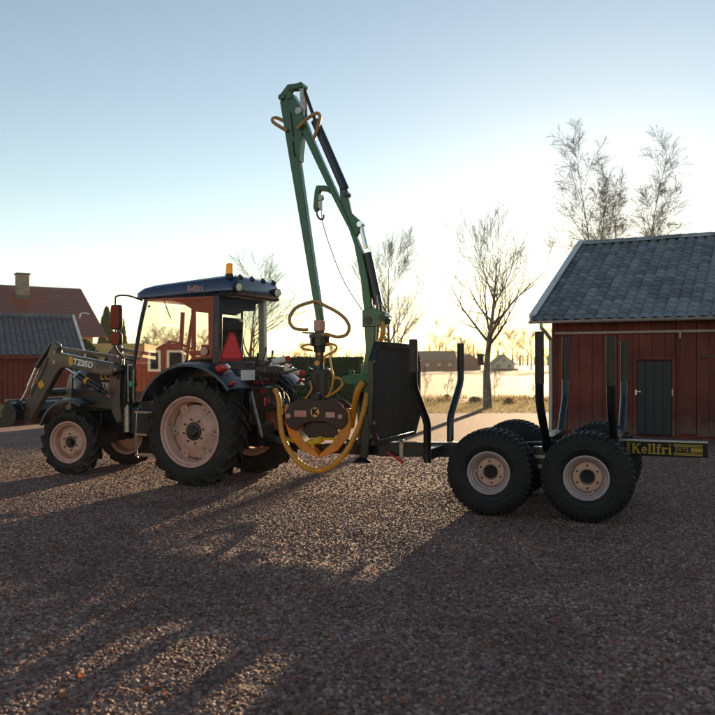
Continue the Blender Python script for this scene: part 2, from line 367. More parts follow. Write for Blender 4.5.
# ------------------------------------------------------------------ ground
def sheet(name, pts, z, m, kind='structure', grid=None):
    mb = MB(); mb.add([(x, y, z) for x, y in pts], [tuple(range(len(pts)))])
    return tag(mb.obj(name, m, smooth=0), kind=kind)
M['field'] = mat('pale_winter_field', (.36, .27, .12), .9, 0, .25, .12, bump=.6, bscale=3, col2=(.46, .37, .19))
M['verge_grass'] = mat('short_pale_grass', (.24, .20, .075), .9, 0, .35, .9, bump=.8, bscale=14, col2=(.40, .33, .16))
sheet('field', [(-3000, -1500), (3000, -1500), (3000, 5000), (-3000, 5000)], -0.03, 'field')
rnd = random.Random(3)
edge = [(x, 33.0+rnd.uniform(-.5, .5)) for x in [60-4*i for i in range(31)]]
sheet('grass_verge', [(-60, 20), (60, 20)]+edge, -0.012, 'verge_grass')
# gravel yard with a softly uneven surface and a wandering far edge
def gz(x, y):
    V = Vector; k = max(0, min(1, (8.6-y)/2.2)); f = max(0, min(1, (y-14)/8))
    z = .014*noise.noise(V((x*.45, y*.45, 1.7)))+.005*noise.noise(V((x*1.7, y*1.7, 4)))
    z += k*(.026*noise.noise(V((x*.8+y*.25, y*.7, 2.2)))+.016*noise.noise(V((x*1.9+y*.4, y*1.5, 8.1)))+.008*noise.noise(V((x*4.1, y*3.6, 5.5))))
    return z*(1-f)-.001*f
mb = MB(); xs = [-45, -30, -20, -14, -10, -8.5, -7.5]+[-6.9+.14*i for i in range(99)]+[7.5, 8.5, 10, 14, 20, 30, 45]
ys = [-25, -14, -8, -4, -1, 1, 2]+[2.5+.13*i for i in range(55)]+[9.9+.35*i for i in range(20)]+[17.5+.75*i for i in range(11)]
nx = len(xs)
for j, y in enumerate(ys):
    for x in xs:
        yy = y
        if j == len(ys)-1: yy = 25.2+.28*noise.noise(Vector((x*.6, 3.1, 0)))+.12*noise.noise(Vector((x*2.2, 7, 0)))
        mb.v.append((x, yy, gz(x, y)))
for j in range(len(ys)-1):
    for i in range(nx-1): mb.f.append((j*nx+i, j*nx+i+1, (j+1)*nx+i+1, (j+1)*nx+i))
yard = tag(mb.obj('gravel_yard', 'gravel', smooth=180, fix=False), kind='structure')

# loose stones lying on the yard (uncountable)
def stones(name, quad, dens, rmin, rmax, seed):
    mb = MB(); n = 56
    a, b, c, d = [Vector((*q, 0)) for q in quad]
    for j in range(n+1):
        for i in range(n+1):
            u, v = i/n, j/n; p = a*(1-u)*(1-v)+b*u*(1-v)+c*u*v+d*(1-u)*v
            mb.v.append((p.x, p.y, gz(p.x, p.y)-.001))
    for j in range(n):
        for i in range(n): mb.f.append((j*(n+1)+i, j*(n+1)+i+1, (j+1)*(n+1)+i+1, (j+1)*(n+1)+i))
    o = tag(mb.obj(name, 'stone', smooth=0, fix=False), kind='stuff')
    g = bpy.data.node_groups.new(name, 'GeometryNodeTree')
    g.interface.new_socket('Geometry', in_out='INPUT', socket_type='NodeSocketGeometry'); g.interface.new_socket('Geometry', in_out='OUTPUT', socket_type='NodeSocketGeometry')
    N = g.nodes.new; L = g.links.new
    gi = N('NodeGroupInput'); go = N('NodeGroupOutput')
    dp = N('GeometryNodeDistributePointsOnFaces'); dp.inputs['Density'].default_value = dens; dp.inputs['Seed'].default_value = seed
    L(gi.outputs[0], dp.inputs['Mesh'])
    jn = N('GeometryNodeJoinGeometry')
    for k in range(6):
        ico = N('GeometryNodeMeshIcoSphere'); ico.inputs['Radius'].default_value = 1; ico.inputs['Subdivisions'].default_value = 1 if k % 2 else 2
        sp = N('GeometryNodeSetPosition'); nz = N('ShaderNodeTexNoise'); nz.noise_dimensions = '4D'; nz.inputs['W'].default_value = 3.7*k+seed; nz.inputs['Scale'].default_value = .9; nz.inputs['Detail'].default_value = 2
        sub = N('ShaderNodeVectorMath'); sub.operation = 'SUBTRACT'; sub.inputs[1].default_value = (.5, .5, .5)
        sc = N('ShaderNodeVectorMath'); sc.operation = 'SCALE'; sc.inputs['Scale'].default_value = 1.9
        L(nz.outputs['Color'], sub.inputs[0]); L(sub.outputs[0], sc.inputs[0]); L(sc.outputs[0], sp.inputs['Offset'])
        L(ico.outputs['Mesh'], sp.inputs['Geometry'])
        sm = N('GeometryNodeSetMaterial'); sm.inputs['Material'].default_value = M['stone']; L(sp.outputs[0], sm.inputs['Geometry'])
        gti = N('GeometryNodeGeometryToInstance'); L(sm.outputs[0], gti.inputs[0]); L(gti.outputs[0], jn.inputs[0])
    ip = N('GeometryNodeInstanceOnPoints'); ip.inputs['Pick Instance'].default_value = True
    L(dp.outputs['Points'], ip.inputs['Points']); L(jn.outputs[0], ip.inputs['Instance'])
    rv = N('FunctionNodeRandomValue'); rv.data_type = 'FLOAT_VECTOR'; rv.inputs[0].default_value = (-.5, -.5, 0); rv.inputs[1].default_value = (.5, .5, 6.28)
    L(rv.outputs[0], ip.inputs['Rotation'])
    rs = N('FunctionNodeRandomValue'); rs.data_type = 'FLOAT'; rs.inputs[2].default_value = 0; rs.inputs[3].default_value = 1
    pw = N('ShaderNodeMath'); pw.operation = 'POWER'; pw.inputs[1].default_value = 2.6; L(rs.outputs[1], pw.inputs[0])
    mr = N('ShaderNodeMapRange'); mr.inputs['To Min'].default_value = rmin; mr.inputs['To Max'].default_value = rmax; L(pw.outputs[0], mr.inputs[0])
    fl = N('ShaderNodeVectorMath'); fl.operation = 'SCALE'; fl.inputs[0].default_value = (1, .8, .55); L(mr.outputs[0], fl.inputs['Scale'])
    L(fl.outputs[0], ip.inputs['Scale'])
    ji = N('GeometryNodeRandomValue') if False else None
    L(ip.outputs[0], go.inputs[0])
    md = o.modifiers.new('stones', 'NODES'); md.node_group = g
    return o
stones('gravel_stones', [(-2.2, 3.3), (2.2, 3.3), (3.4, 6.2), (-3.4, 6.2)], 5600, .0038, .019, 1)
stones('gravel_stones', [(-3.4, 6.2), (3.4, 6.2), (5.2, 9.8), (-5.2, 9.8)], 3000, .0048, .018, 2)
stones('gravel_stones', [(-5.2, 9.8), (5.2, 9.8), (8.0, 15), (-8.0, 15)], 1300, .0065, .019, 3)

# ------------------------------------------------------------------ red barn on the right
def tile_mesh(name, m, wd=.225, ln=.42):
    """one clay pantile: S-curved section with a front lip"""
    mb = MB(); sec = []
    for i in range(7):
        u = i/6; sec.append(((u-.5)*wd*1.02, .025*math.sin(2*PI*(u-.08))+.011*math.sin(4*PI*u)))
    P = [(x, 0, z+.026) for x, z in sec]+[(x, ln, z+.004) for x, z in sec]+[(x, .001, z+.004) for x, z in sec]
    F = [(i, i+1, i+8, i+7) for i in range(6)]+[(i+1, i, i+14, i+15) for i in range(6)]
    mb.add(P, F)
    return mb, mb.mesh(name, m, 60, fix=False)

BA = rad(-28)
barn = thing('red_barn', 'dark red timber barn with slate grey tiled roof right of the log trailer', 'barn', (4.486, 18.07, 0), BA)
BL, BD, ZE, ZR, YR = 11.0, 9.14, 2.56, 4.90, 4.57     # length, depth, eave and ridge height, ridge line
pitch = math.atan2(ZR-ZE, YR+.35); slopeL = math.hypot(ZR-ZE, YR+.35)
ztop = lambda y: ZE+(y+.35)*math.tan(pitch) if y <= YR else ZE+(2*YR-y+.35)*math.tan(pitch)
# dark inner shell behind the boards
mb = MB(); mb.prism([(.03, 0), (BD-.03, 0), (BD-.03, ztop(BD)-.12), (YR, ZR-.16), (.03, ztop(0)-.14)], .03, BL-.03, 'yz')
shell = mb.obj('wall', 'shedwood', barn, smooth=0)
DX0, DX1 = 1.745, 2.455      # door opening
rnd = random.Random(11); x = 0
def board(x0, x1, z0, z1, y0, parent, th=.028):
    mb = MB(); c = ((x0+x1)/2, y0-th/2, (z0+z1)/2)
    mb.box((0, 0, 0), (x1-x0, th, z1-z0)); return mb.obj('plank', 'barn', parent, bevel=.004, loc=c)
while x < BL:
    wd = rnd.uniform(.20, .33); x1 = min(x+wd, BL)
    segs = [(.06+rnd.uniform(-.03, .03), ztop(0)-.10)]
    for a, b in segs:
        th = rnd.uniform(.022, .036)
        if x1 < DX0-.07 or x > DX1+.07: board(x, x1-rnd.uniform(.004, .012), a, b, 0, shell, th)
        else:
            if x < DX0-.08: board(x, DX0-.078, a, b, 0, shell, th)
            if x1 > DX1+.08: board(DX1+.078, max(x1, DX1+.16)-.008, a, b, 0, shell, th)
            if x1-x > .05: board(max(x, DX0-.07), min(x1, DX1+.07)-.008, 1.70, b, 0, shell, th)
    x = x1
for gx, sg in ((0, -1), (BL, 1)):
    y = 0.0
    while y < BD:
        y1 = min(y+.3, BD)
        mb = MB(); mb.prism([(y, .06), (y1-.008, .06), (y1-.008, ztop(y1)-.12), (y, ztop(y)-.12)], gx+sg*.001, gx+sg*.03, 'yz')
        mb.obj('plank', 'barn', shell); y = y1
for a in ((-.03, -.03), (BL+.03, -.03)):
    mb = MB(); mb.box((a[0], a[1], ztop(0)/2-.06), (.10, .10, ztop(0)-.14)); mb.obj('corner_board', 'barn', barn, bevel=.006)
mb = MB(); mb.box((BL/2, BD/2, .0), (BL-.1, BD-.1, .16)); mb.obj('stone_plinth', 'brickch', barn)
# roof deck, tiles, ridge, verge boards
mb = MB()
mb.prism([(-.35, ZE-.05), (YR, ZR-.05), (2*YR+.35, ZE-.05), (2*YR+.35, ZE-.09), (YR, ZR-.11), (-.35, ZE-.09)], -.46, BL+.46, 'yz')
roof = mb.obj('roof', 'barn', barn, smooth=0)
tmb, tme = tile_mesh('roof_tile', 'tile', .232, .32)
NR = 20; exp_ = slopeL/NR; ncol = int((BL+.92)/.232)
rest = MB(); rnd = random.Random(5)
for cidx in range(ncol):
    for r in range(NR):
        d = r*exp_; xx = -.46+.116+cidx*.232; yy = -.35+d*math.cos(pitch)-.02; zz = ZE+d*math.sin(pitch)-.035
        if cidx < 15:
            o = link('roof_tile', tme, roof); o.location = (xx+rnd.uniform(-.004, .004), yy, zz+rnd.uniform(0, .004))
            o.rotation_euler = (pitch+rnd.uniform(-.012, .012), rnd.uniform(-.01, .01), rnd.uniform(-.012, .012))
        else:
            rest.add([Matrix.Rotation(pitch, 3, 'X') @ Vector(p)+Vector((xx, yy, zz)) for p in tmb.v], tmb.f)
        rest.add([Matrix.Rotation(PI, 3, 'Z') @ (Matrix.Rotation(pitch, 3, 'X') @ Vector(p))+Vector((xx, 2*YR-yy, zz)) for p in tmb.v], tmb.f)
tag(rest.obj('roof_tiles', 'tile', roof, smooth=60, fix=False), kind='stuff')
mb = MB(); n = 7
for t in (0, .40):
    for k in range(n): a = PI*k/(n-1); mb.v.append((t, -.15*math.cos(a), (.115 if t == 0 else .13)*math.sin(a)))
mb.f += [(k, k+1, n+k+1, n+k) for k in range(n-1)]+[tuple(range(n)), tuple(range(2*n-1, n-1, -1))]
rme = mb.mesh('ridge_tile', 'tile', 50)
for k in range(int((BL+.9)/.37)):
    o = link('ridge_tile', rme, roof); o.location = (-.46+k*.37, YR, ZR-.045+rnd.uniform(-.004, .006)); o.rotation_euler = (0, rnd.uniform(-.01, .02), 0)
for gx in (-.49, BL+.49):
    for s_ in (0, 1):
        mb = MB(); y0, y1 = (-.37, YR) if s_ == 0 else (2*YR+.37, YR)
        mb.beam((gx, y0, ZE-.015), (gx, y1, ZR-.005), .045, .17); mb.beam((gx+(.04 if gx < 0 else -.04), y0, ZE+.085), (gx+(.04 if gx < 0 else -.04), y1, ZR+.085), .16, .022); mb.obj('verge_board', 'verge', roof, bevel=.006)
mb = MB()
for y0 in (-.44, 2*YR+.44):
    pts = []
    for k in range(9): a = PI+PI*k/8; pts.append((.065*math.cos(a), .065*math.sin(a)))
    pts += [(.058*math.cos(PI+PI*k/8), .058*math.sin(PI+PI*k/8)) for k in range(8, -1, -1)]
    mb.prism([(y0+p[0], ZE-.045+p[1]) for p in pts], -.5, BL+.5, 'yz')
mb.obj('gutter', 'zinc', barn)
mb = MB(); mb.tube(smoothpath([(-.22, -.44, ZE-.11), (-.22, -.43, ZE-.2), (-.14, -.25, ZE-.34), (-.10, -.12, ZE-.46), (-.10, -.115, ZE-.6), (-.10, -.115, .12), (-.12, -.22, .04)], 5), .042, 10)
for z in (.7, 1.7): mb.cyl((-.10, -.115, z-.02), (-.10, -.115, z+.02), .05, 10)
mb.obj('downpipe', 'zinc', barn)
mb = MB(); mb.box((BL/2, -.075, 2.245), (BL, .05, .055)); mb.obj('wall_rail', 'rail', barn, bevel=.006)
mb = MB(); mb.box((2.62, -.075, 2.16), (.05, .05, .12)); mb.obj('rail_bracket', 'rail', barn, bevel=.004)
# small black door
mb = MB(); mb.box(((DX0+DX1)/2, -.02, .83), (DX1-DX0, .03, 1.6)); door = mb.obj('door', 'letter_blk', barn)
for k in range(4):
    w4 = (DX1-DX0-.02)/4; mb = MB(); mb.box((0, 0, 0), (w4-.008, .025, 1.55+rnd.uniform(-.01, .01)))
    mb.obj('plank', 'doorwood', door, bevel=.003, loc=(DX0+.01+w4*(k+.5), -.045, .835))
mb = MB()
for xx in (DX0-.035, DX1+.035): mb.box((xx, -.045, .85), (.07, .05, 1.62))
mb.box(((DX0+DX1)/2, -.045, 1.685), (DX1-DX0+.14, .05, .07)); mb.obj('door_frame', 'barn', barn, bevel=.004)
mb = MB(); mb.box((DX0-.01, -.085, .95), (.035, .02, .11)); mb.cyl((DX0-.01, -.09, .97), (DX0-.01, -.14, .97), .011, 8); mb.beam((DX0-.01, -.135, .97), (DX0+.1, -.135, .965), .02, .02)
mb.obj('door_handle', 'chrome', door)
mb = MB(); mb.box((DX1+.012, -.073, .96), (.03, .012, .14)); mb.obj('hinge', 'steel', door)
mb = MB(); mb.box((DX0-.2, -.05, 1.18), (.05, .05, .07)); mb.obj('light_switch', 'grapple', barn, bevel=.004)
# wide barn door on the right with strap hinges
mb = MB()
for z in (.42, 1.72): mb.beam((3.05, -.055, z), (3.75, -.055, z), .014, .04)
mb.cyl((3.05, -.05, .36), (3.05, -.05, .48), .018, 8); mb.cyl((3.05, -.05, 1.66), (3.05, -.05, 1.78), .018, 8)
mb.obj('strap_hinge', 'grapple', barn)

# ------------------------------------------------------------------ small red shed and house on the left
def cladding(mb, x0, x1, z0, z1, y, step=.16, th=.02):
    k = x0
    while k < x1-.02: mb.box((min(k+step/2, x1), y-th/2, (z0+z1)/2), (step-.02, th, z1-z0)); k += step
shed = thing('red_shed', 'low dark red shed with blue grey tiled roof behind the loader bucket', 'shed', (-9.62, 27.1, 0), rad(27))
SL, SY, sZE, sZR = 11, 2.6, 1.95, 3.26
# local x runs to the left (negative) from the visible right gable
mb = MB(); mb.prism([(0.02, 0), (2*SY-.02, 0), (2*SY-.02, sZE), (SY, sZR-.08), (.02, sZE)], -SL, -.02, 'yz'); swall = mb.obj('wall', 'shedwood', shed, smooth=0)
mb = MB(); cladding(mb, -SL, -.0, .08, sZE-.03, 0); mb.obj('cladding', 'shedwood', shed, smooth=0)
mb = MB(); mb.prism([(-.3, sZE-.13), (SY, sZR-.06), (2*SY+.3, sZE-.13), (2*SY+.3, sZE-.2), (SY, sZR-.14), (-.3, sZE-.2)], -SL-.2, .3, 'yz'); sroof = mb.obj('roof', 'shedwood', shed, smooth=0)
sp = math.atan2(sZR-sZE+.07, SY+.3); tmb2, _ = tile_mesh('t', 'tile2', .18, .28); rest = MB(); rnd = random.Random(9)
nr = 13; ex = math.hypot(sZR-sZE+.07, SY+.3)/nr
for cidx in range(int((SL+.5)/.18)):
    for r in range(nr):
        d = r*ex; off = Vector((.3-.09-cidx*.18, -.3+d*math.cos(sp)-.02, sZE-.13+d*math.sin(sp)))
        R3 = Matrix.Rotation(sp+rnd.uniform(-.01, .01), 3, 'X')
        rest.add([R3 @ Vector(p)+off for p in tmb2.v], tmb2.f)
        rest.add([Matrix.Rotation(PI, 3, 'Z') @ (R3 @ Vector(p))+Vector((off.x, 2*SY-off.y, off.z)) for p in tmb2.v], tmb2.f)
tag(rest.obj('roof_tiles', 'tile2', sroof, smooth=60, fix=False), kind='stuff')
mb = MB()
for k in range(30):
    x0 = .28-k*.38; mb.cyl((x0, SY, sZR-.02), (x0-.36, SY, sZR-.005), .09, 8, .10)
mb.obj('ridge_tiles', 'tile2', sroof)
for s_ in (0, 1):
    mb = MB(); y0, y1 = (-.34, SY) if s_ == 0 else (2*SY+.34, SY)
    mb.beam((.33, y0, sZE-.12), (.33, y1, sZR-.0), .06, .2); mb.obj('verge_board', 'white', sroof, bevel=.008)
mb = MB(); mb.beam((.3, -.34, sZE-.2), (-SL, -.34, sZE-.2), .12, .09); mb.obj('eave_board', 'shedwood', sroof)

hs_ = thing('brown_roofed_house', 'house with brown red roof, chimney and aerial behind the shed', 'house', (-14.5, 45.4, 0), rad(34))
HL, HY, hZE, hZR = 14, 5.0, 3.0, 6.15
mb = MB(); mb.prism([(.0, 0), (2*HY, 0), (2*HY, hZE), (HY, hZR-.15), (0, hZE)], -HL, -.5, 'yz'); hw = mb.obj('wall', 'yelwall', hs_, smooth=0)
mb = MB(); nrow = 15
hp = math.atan2(hZR-hZE, HY+.5)
for s_ in (1, -1):
    for r in range(nrow):
        y0 = -.5+(HY+.5)*r/nrow; y1 = -.5+(HY+.5)*(r+1)/nrow; z0 = hZE+(hZR-hZE)*r/nrow; z1 = hZE+(hZR-hZE)*(r+1)/nrow
        f = (lambda y: y) if s_ == 1 else (lambda y: 2*HY-y)
        mb.prism([(f(y0), z0+.05), (f(y1), z1+.005), (f(y1), z1-.04), (f(y0), z0-.03)], -HL-.4, .15, 'yz')
hr = mb.obj('roof', 'rooftin', hs_, smooth=0)
mb = MB(); mb.prism([(-.5, hZE-.03), (HY, hZR-.05), (2*HY+.5, hZE-.03), (2*HY+.5, hZE-.2), (HY, hZR-.22), (-.5, hZE-.2)], .15, .19, 'yz'); mb.obj('verge_board', 'rooftin', hr)
mb = MB(); mb.box((-3.5, HY-1.25, hZR-.35), (.66, .66, 1.75)); ch = mb.obj('chimney', 'brickch', hr, bevel=.02)
mb = MB(); mb.box((-3.5, HY-1.25, hZR+.56), (.78, .78, .09)); mb.obj('chimney_cap', 'farroof', hr, bevel=.01)
mb = MB(); mb.box((-3.5, HY-1.3, hZR-.82), (.78, .78, .26)); mb.obj('chimney_flashing', 'farroof', hr)
mb = MB(); mb.box((-5.5, .95, 4.12), (.75, .95, .1), Matrix.Rotation(hp, 3, 'X')); sk = mb.obj('skylight_frame', 'zinc', hr)
mb = MB(); mb.box((-5.5, .93, 4.18), (.6, .8, .04), Matrix.Rotation(hp, 3, 'X')); mb.obj('pane', 'darkpane', hr)
mb = MB(); mb.cyl((-2.2, HY, hZR), (-2.2, HY, hZR+1.15), .012, 6); mb.beam((-2.35, HY, hZR+1.0), (-2.05, HY, hZR+1.0), .015, .015); mb.obj('aerial', 'steel', hr)
mb = MB(); mb.tube([(-1.0, .9, 4.1), (-1.0, .75, 4.35), (-.75, .7, 4.4), (-.5, .7, 4.33)], .035, 6); mb.obj('roof_bracket', 'white', hr)

yb = thing('yellow_outbuilding', 'low ochre yellow outbuilding seen between the loader arms and thuja trees', 'shed', (-13.1, 40, 0), rad(-3))
mb = MB(); mb.box((1.2, 2, 1.05), (2.4, 4, 2.1)); mb.obj('wall', 'yelwall', yb)
mb = MB(); mb.prism([(-.35, 2.52), (4.3, 2.3), (4.3, 2.1), (-.35, 2.05)], -.2, 2.6, 'yz'); mb.obj('roof', 'yelwall', yb)

t = M['rooftin'].node_tree; p = t.nodes['Principled BSDF']; src = p.inputs['Base Color'].links[0].from_socket
tc = t.nodes.new('ShaderNodeTexCoord'); mp = t.nodes.new('ShaderNodeMapping'); mp.inputs['Location'].default_value = (3.5*.55, -(HY-1.5)*.5, -(hZR-1.1)*.5); mp.inputs['Scale'].default_value = (.55, .5, .5)
t.links.new(tc.outputs['Object'], mp.inputs[0]); ln = t.nodes.new('ShaderNodeVectorMath'); ln.operation = 'LENGTH'; t.links.new(mp.outputs[0], ln.inputs[0])
n = t.nodes.new('ShaderNodeTexNoise'); n.inputs['Scale'].default_value = 1.5; n.inputs['Detail'].default_value = 5; t.links.new(tc.outputs['Object'], n.inputs['Vector'])
ad = t.nodes.new('ShaderNodeMath'); ad.operation = 'ADD'; t.links.new(ln.outputs['Value'], ad.inputs[0]); t.links.new(n.outputs[0], ad.inputs[1])
mr = t.nodes.new('ShaderNodeMapRange'); mr.inputs['From Min'].default_value = 1.35; mr.inputs['From Max'].default_value = .65; t.links.new(ad.outputs[0], mr.inputs[0])
mx = t.nodes.new('ShaderNodeMix'); mx.data_type = 'RGBA'; t.links.new(mr.outputs[0], mx.inputs[0]); t.links.new(src, mx.inputs[6]); mx.inputs[7].default_value = (.26, .045, .022, 1); t.links.new(mx.outputs[2], p.inputs['Base Color'])

# red house left of the camera, mirrored in the cab glass
rh = thing('red_house', 'red timber house with white framed windows mirrored in the cab door glass', 'house', (-32.7, -6.0, 0), 0)
Rn = Vector((.86, .49, 0)).normalized(); rh.rotation_euler = (0, 0, math.atan2(Rn.y, Rn.x)+PI/2)   # local -y faces the tractor
mb = MB(); mb.prism([(-6, 0), (6, 0), (6, 4.3), (0, 7.2), (-6, 4.3)], 0, 7, 'xz'); rw = mb.obj('wall', 'house', rh, smooth=0)
mb = MB(); k = -6
while k < 5.9: mb.box((k+.12, -.012, 2.1), (.22, .024, 4.2)); k += .24
mb.obj('cladding', 'house', rw, smooth=0)
for s_ in (1, -1):
    mb = MB(); mb.beam((s_*6.5, 3.5, 4.0), (0, 3.5, 7.3), 7.8, .12, (0, 0, 1)); mb.obj('roof', 'farroof', rh)
def hwin(x, z, wd, ht):
    mb = MB()
    for sx in (-1, 1): mb.box((x+sx*wd/2, -.05, z), (.13, .06, ht+.13))
    for sz in (-1, 1): mb.box((x, -.05, z+sz*ht/2), (wd-.13, .06, .13))
    f = mb.obj('window', 'white', rh, bevel=.004)
    mb = MB(); mb.box((x, -.035, z), (wd-.12, .02, ht-.12)); mb.obj('pane', 'darkpane', f)
for x_ in (-4.2, 1.05, 2.2, 4.8): hwin(x_, 1.66, .55 if x_ == 2.2 else .85, 1.05)
for x_ in (-1.6, 1.4): hwin(x_, 4.2, .9, 1.1)

# ------------------------------------------------------------------ tyres and wheels
def ag_tyre(R, W, rim, nl, lug):
    Rb = R-lug; mb = MB()
    prof = [(rim-.01, .34*W), (rim+.012, .40*W), (rim+.05, .475*W), ((rim+Rb)/2+.01, .505*W), (Rb-.06, .48*W), (Rb-.012, .43*W), (Rb, .34*W), (Rb+.004, 0)]
    prof = prof+[(r, -y) for r, y in reversed(prof[:-1])]
    mb.lathe(prof, 64)
    for sd in (1, -1):
        for k in range(nl):
            t0 = 2*PI*(k+(.5 if sd < 0 else 0))/nl
            path = [(-.03*W, Rb-.01, R, 0), (.12*W, Rb-.01, R, .055), (.30*W, Rb-.01, R-.002, .16), (.445*W, Rb-.02, R-.008, .245), (.515*W, Rb-.075, Rb-.045, .285)]
            ring = []
            for yy, r0, r1, dth in path:
                th = t0-dth*(.72/R); hb = .030/R*(.72/.72); ht = .019/R
                for (r, a) in ((r0, -hb), (r0, hb), (r1, ht), (r1, -ht)):
                    ring.append((r*math.sin(th+a), sd*yy, r*math.cos(th+a)))
            n = len(path); F = [(0, 1, 2, 3), tuple(4*(n-1)+i for i in (3, 2, 1, 0))]
            for i in range(n-1):
                for q in range(4): F.append((4*i+q, 4*i+(q+1) % 4, 4*i+4+(q+1) % 4, 4*i+4+q))
            mb.add(ring, F)
    return mb
def road_tyre(R, W, rim):
    Rb = R-.018; mb = MB()
    prof = [(rim-.006, .36*W), (rim+.012, .43*W), (rim+.035, .475*W), (rim+.075, .50*W), (rim+.082, .494*W), (rim+.11, .505*W), (Rb-.055, .49*W), (Rb-.028, .455*W), (Rb-.008, .41*W), (Rb, .33*W), (Rb, .0)]
    prof = prof+[(r, -y) for r, y in reversed(prof[:-1])]; mb.lathe(prof, 72)
    nb = 46
    def block(t, dt, y0, y1, r0a, r1a, r0b, r1b, sk=0):
        ring = []
        for yy, ra, rb, s in ((y0, r0a, r1a, 0), (y1, r0b, r1b, sk)):
            for r, a in ((ra, -dt), (ra, dt), (rb, dt*.82), (rb, -dt*.82)): ring.append((r*math.sin(t+a+s), yy, r*math.cos(t+a+s)))
        mb.add(ring, [(0, 1, 2, 3), (7, 6, 5, 4)]+[(q, (q+1) % 4, 4+(q+1) % 4, 4+q) for q in range(4)])
    for sd in (1, -1):
        for k in range(nb):
            t = 2*PI*(k+(.5 if sd < 0 else 0))/nb; dt = PI/nb*.66
            block(t, dt, sd*.20*W, sd*.435*W, Rb-.01, R, Rb-.03, R-.012, .05)
            block(t+.05, dt*.9, sd*.432*W, sd*.503*W, Rb-.035, R-.014, Rb-.075, Rb-.052)
            block(t+.04, dt*.8, sd*.03*W, sd*.17*W, Rb-.01, R, Rb-.01, R, -.03)
    return mb
def make_wheel(parent, tyre_mb, tyre_mat, rim_prof, rim_mat, disc_prof, disc_mat, hub_mb, hub_mat):
    mb = MB(); mb.lathe(rim_prof, 56); wh = mb.obj('wheel', rim_mat, parent, smooth=30)
    tyre_mb.obj('tyre', tyre_mat, wh, smooth=32)
    mb = MB(); mb.lathe(disc_prof, 48); mb.obj('disc', disc_mat, wh, smooth=30)
    hub_mb.obj('hub', hub_mat, wh, smooth=30)
    return wh

# ------------------------------------------------------------------ tractor
TA = rad(155)
tr = thing('blue_tractor', 'dark blue cab tractor with grey front loader hitched to the log trailer', 'tractor', (-1.78, 11.08, 0), TA)
# rear wheels
R, W = .715, .40; rim = .445
rp = [(rim+.012, .40*W), (rim+.016, .445*W), (rim+.004, .455*W), (rim-.014, .44*W), (rim-.024, .38*W), (rim-.05, .34*W), (rim-.058, .2*W), (rim-.075, .12*W), (rim-.08, -.2*W), (rim-.03, -.4*W), (rim+.01, -.45*W), (rim+.02, -.40*W)]
dp = [(rim-.10, .07*W), (rim-.115, .10*W), (.27, .13*W), (.235, .19*W), (.19, .21*W), (.12, .20*W), (.115, .06*W), (.10, .02), (rim-.10, .02), (rim-.10, .07*W)]
hub = MB(); hub.lathe([(.001, .30*W), (.055, .30*W), (.07, .27*W), (.075, .235*W), (.115, .225*W), (.118, .1*W)], 24)
for k in range(8):
    a = 2*PI*k/8; hub.cyl((.155*math.sin(a), .20*W, .155*math.cos(a)), (.155*math.sin(a), .245*W, .155*math.cos(a)), .014, 6)
wr = make_wheel(tr, ag_tyre(R, W, rim, 19, .048), 'rubber', rp, 'rim', dp, 'rim', hub, 'black')
wr.location = (0, .72, R-.012); wr.rotation_euler = (0, rad(11), 0)
# rim clamps: bent plates bolting the disc to the rim
for k in range(6):
    a = 2*PI*k/6+.35; mb = MB()
    mb.prism([(-.05, .27), (.05, .27), (.065, .335), (.05, .395), (-.05, .395), (-.065, .335)], .10*W, .155*W, 'xz'); mb.cyl((0, .15*W, .32), (0, .215*W, .32), .016, 6); mb.cyl((-.03, .15*W, .37), (-.03, .20*W, .37), .011, 6)
    mb.xform(Matrix.Rotation(a, 4, 'Y')); mb.obj('rim_clamp', 'steel' if k in (1, 4) else 'rim', wr, bevel=.004)
wr2 = copy_tree(wr, tr); wr2.location = (0, -.72, R-.012); wr2.scale = (1, -1, 1); wr2.rotation_euler = (0, rad(40), 0)
# front wheels
R, W = .468, .27; rim = .288
rp = [(rim+.010, .40*W), (rim+.012, .45*W), (rim, .46*W), (rim-.014, .43*W), (rim-.022, .36*W), (rim-.045, .30*W), (rim-.055, .1*W), (rim-.06, -.1*W), (rim-.03, -.4*W), (rim+.01, -.45*W)]
dp = [(rim-.055, .0), (rim-.065, .05*W), (.20, .12*W), (.17, .20*W), (.12, .21*W), (.075, .20*W), (.07, .0), (rim-.055, .0)]
hub = MB(); hub.lathe([(.001, .42*W), (.04, .42*W), (.048, .36*W), (.05, .23*W), (.085, .22*W), (.088, .1*W)], 20)
for k in range(6):
    a = 2*PI*k/6; hub.cyl((.115*math.sin(a), .2*W, .115*math.cos(a)), (.115*math.sin(a), .28*W, .115*math.cos(a)), .012, 6)
wf = make_wheel(tr, ag_tyre(R, W, rim, 15, .036), 'rubber', rp, 'rim', dp, 'rim', hub, 'black')
wf.location = (2.26, .60, R-.01); wf.rotation_euler = (0, rad(7), rad(9))
wf2 = copy_tree(wf, tr); wf2.location = (2.26, -.60, R-.01); wf2.scale = (1, -1, 1); wf2.rotation_euler = (0, rad(33), rad(9))
# chassis, axles, gearbox
mb = MB(); mb.box((1.35, 0, .74), (2.2, .34, .34)); mb.box((2.35, 0, .72), (.5, .42, .30)); mb.box((.25, 0, .78), (.9, .5, .50)); mb.box((-.28, 0, .82), (.4, .42, .5))
mb.cyl((0, -.62, R*0+.70), (0, .62, .70), .13, 16); mb.cyl((2.26, -.5, .47), (2.26, .5, .47), .075, 12); mb.cyl((2.26, .40, .40), (2.26, .40, .62), .085, 12); mb.cyl((2.26, -.40, .40), (2.26, -.40, .62), .085, 12)
mb.box((2.26, 0, .50), (.26, .34, .24))
mb.obj('chassis', 'black', tr, bevel=.02)
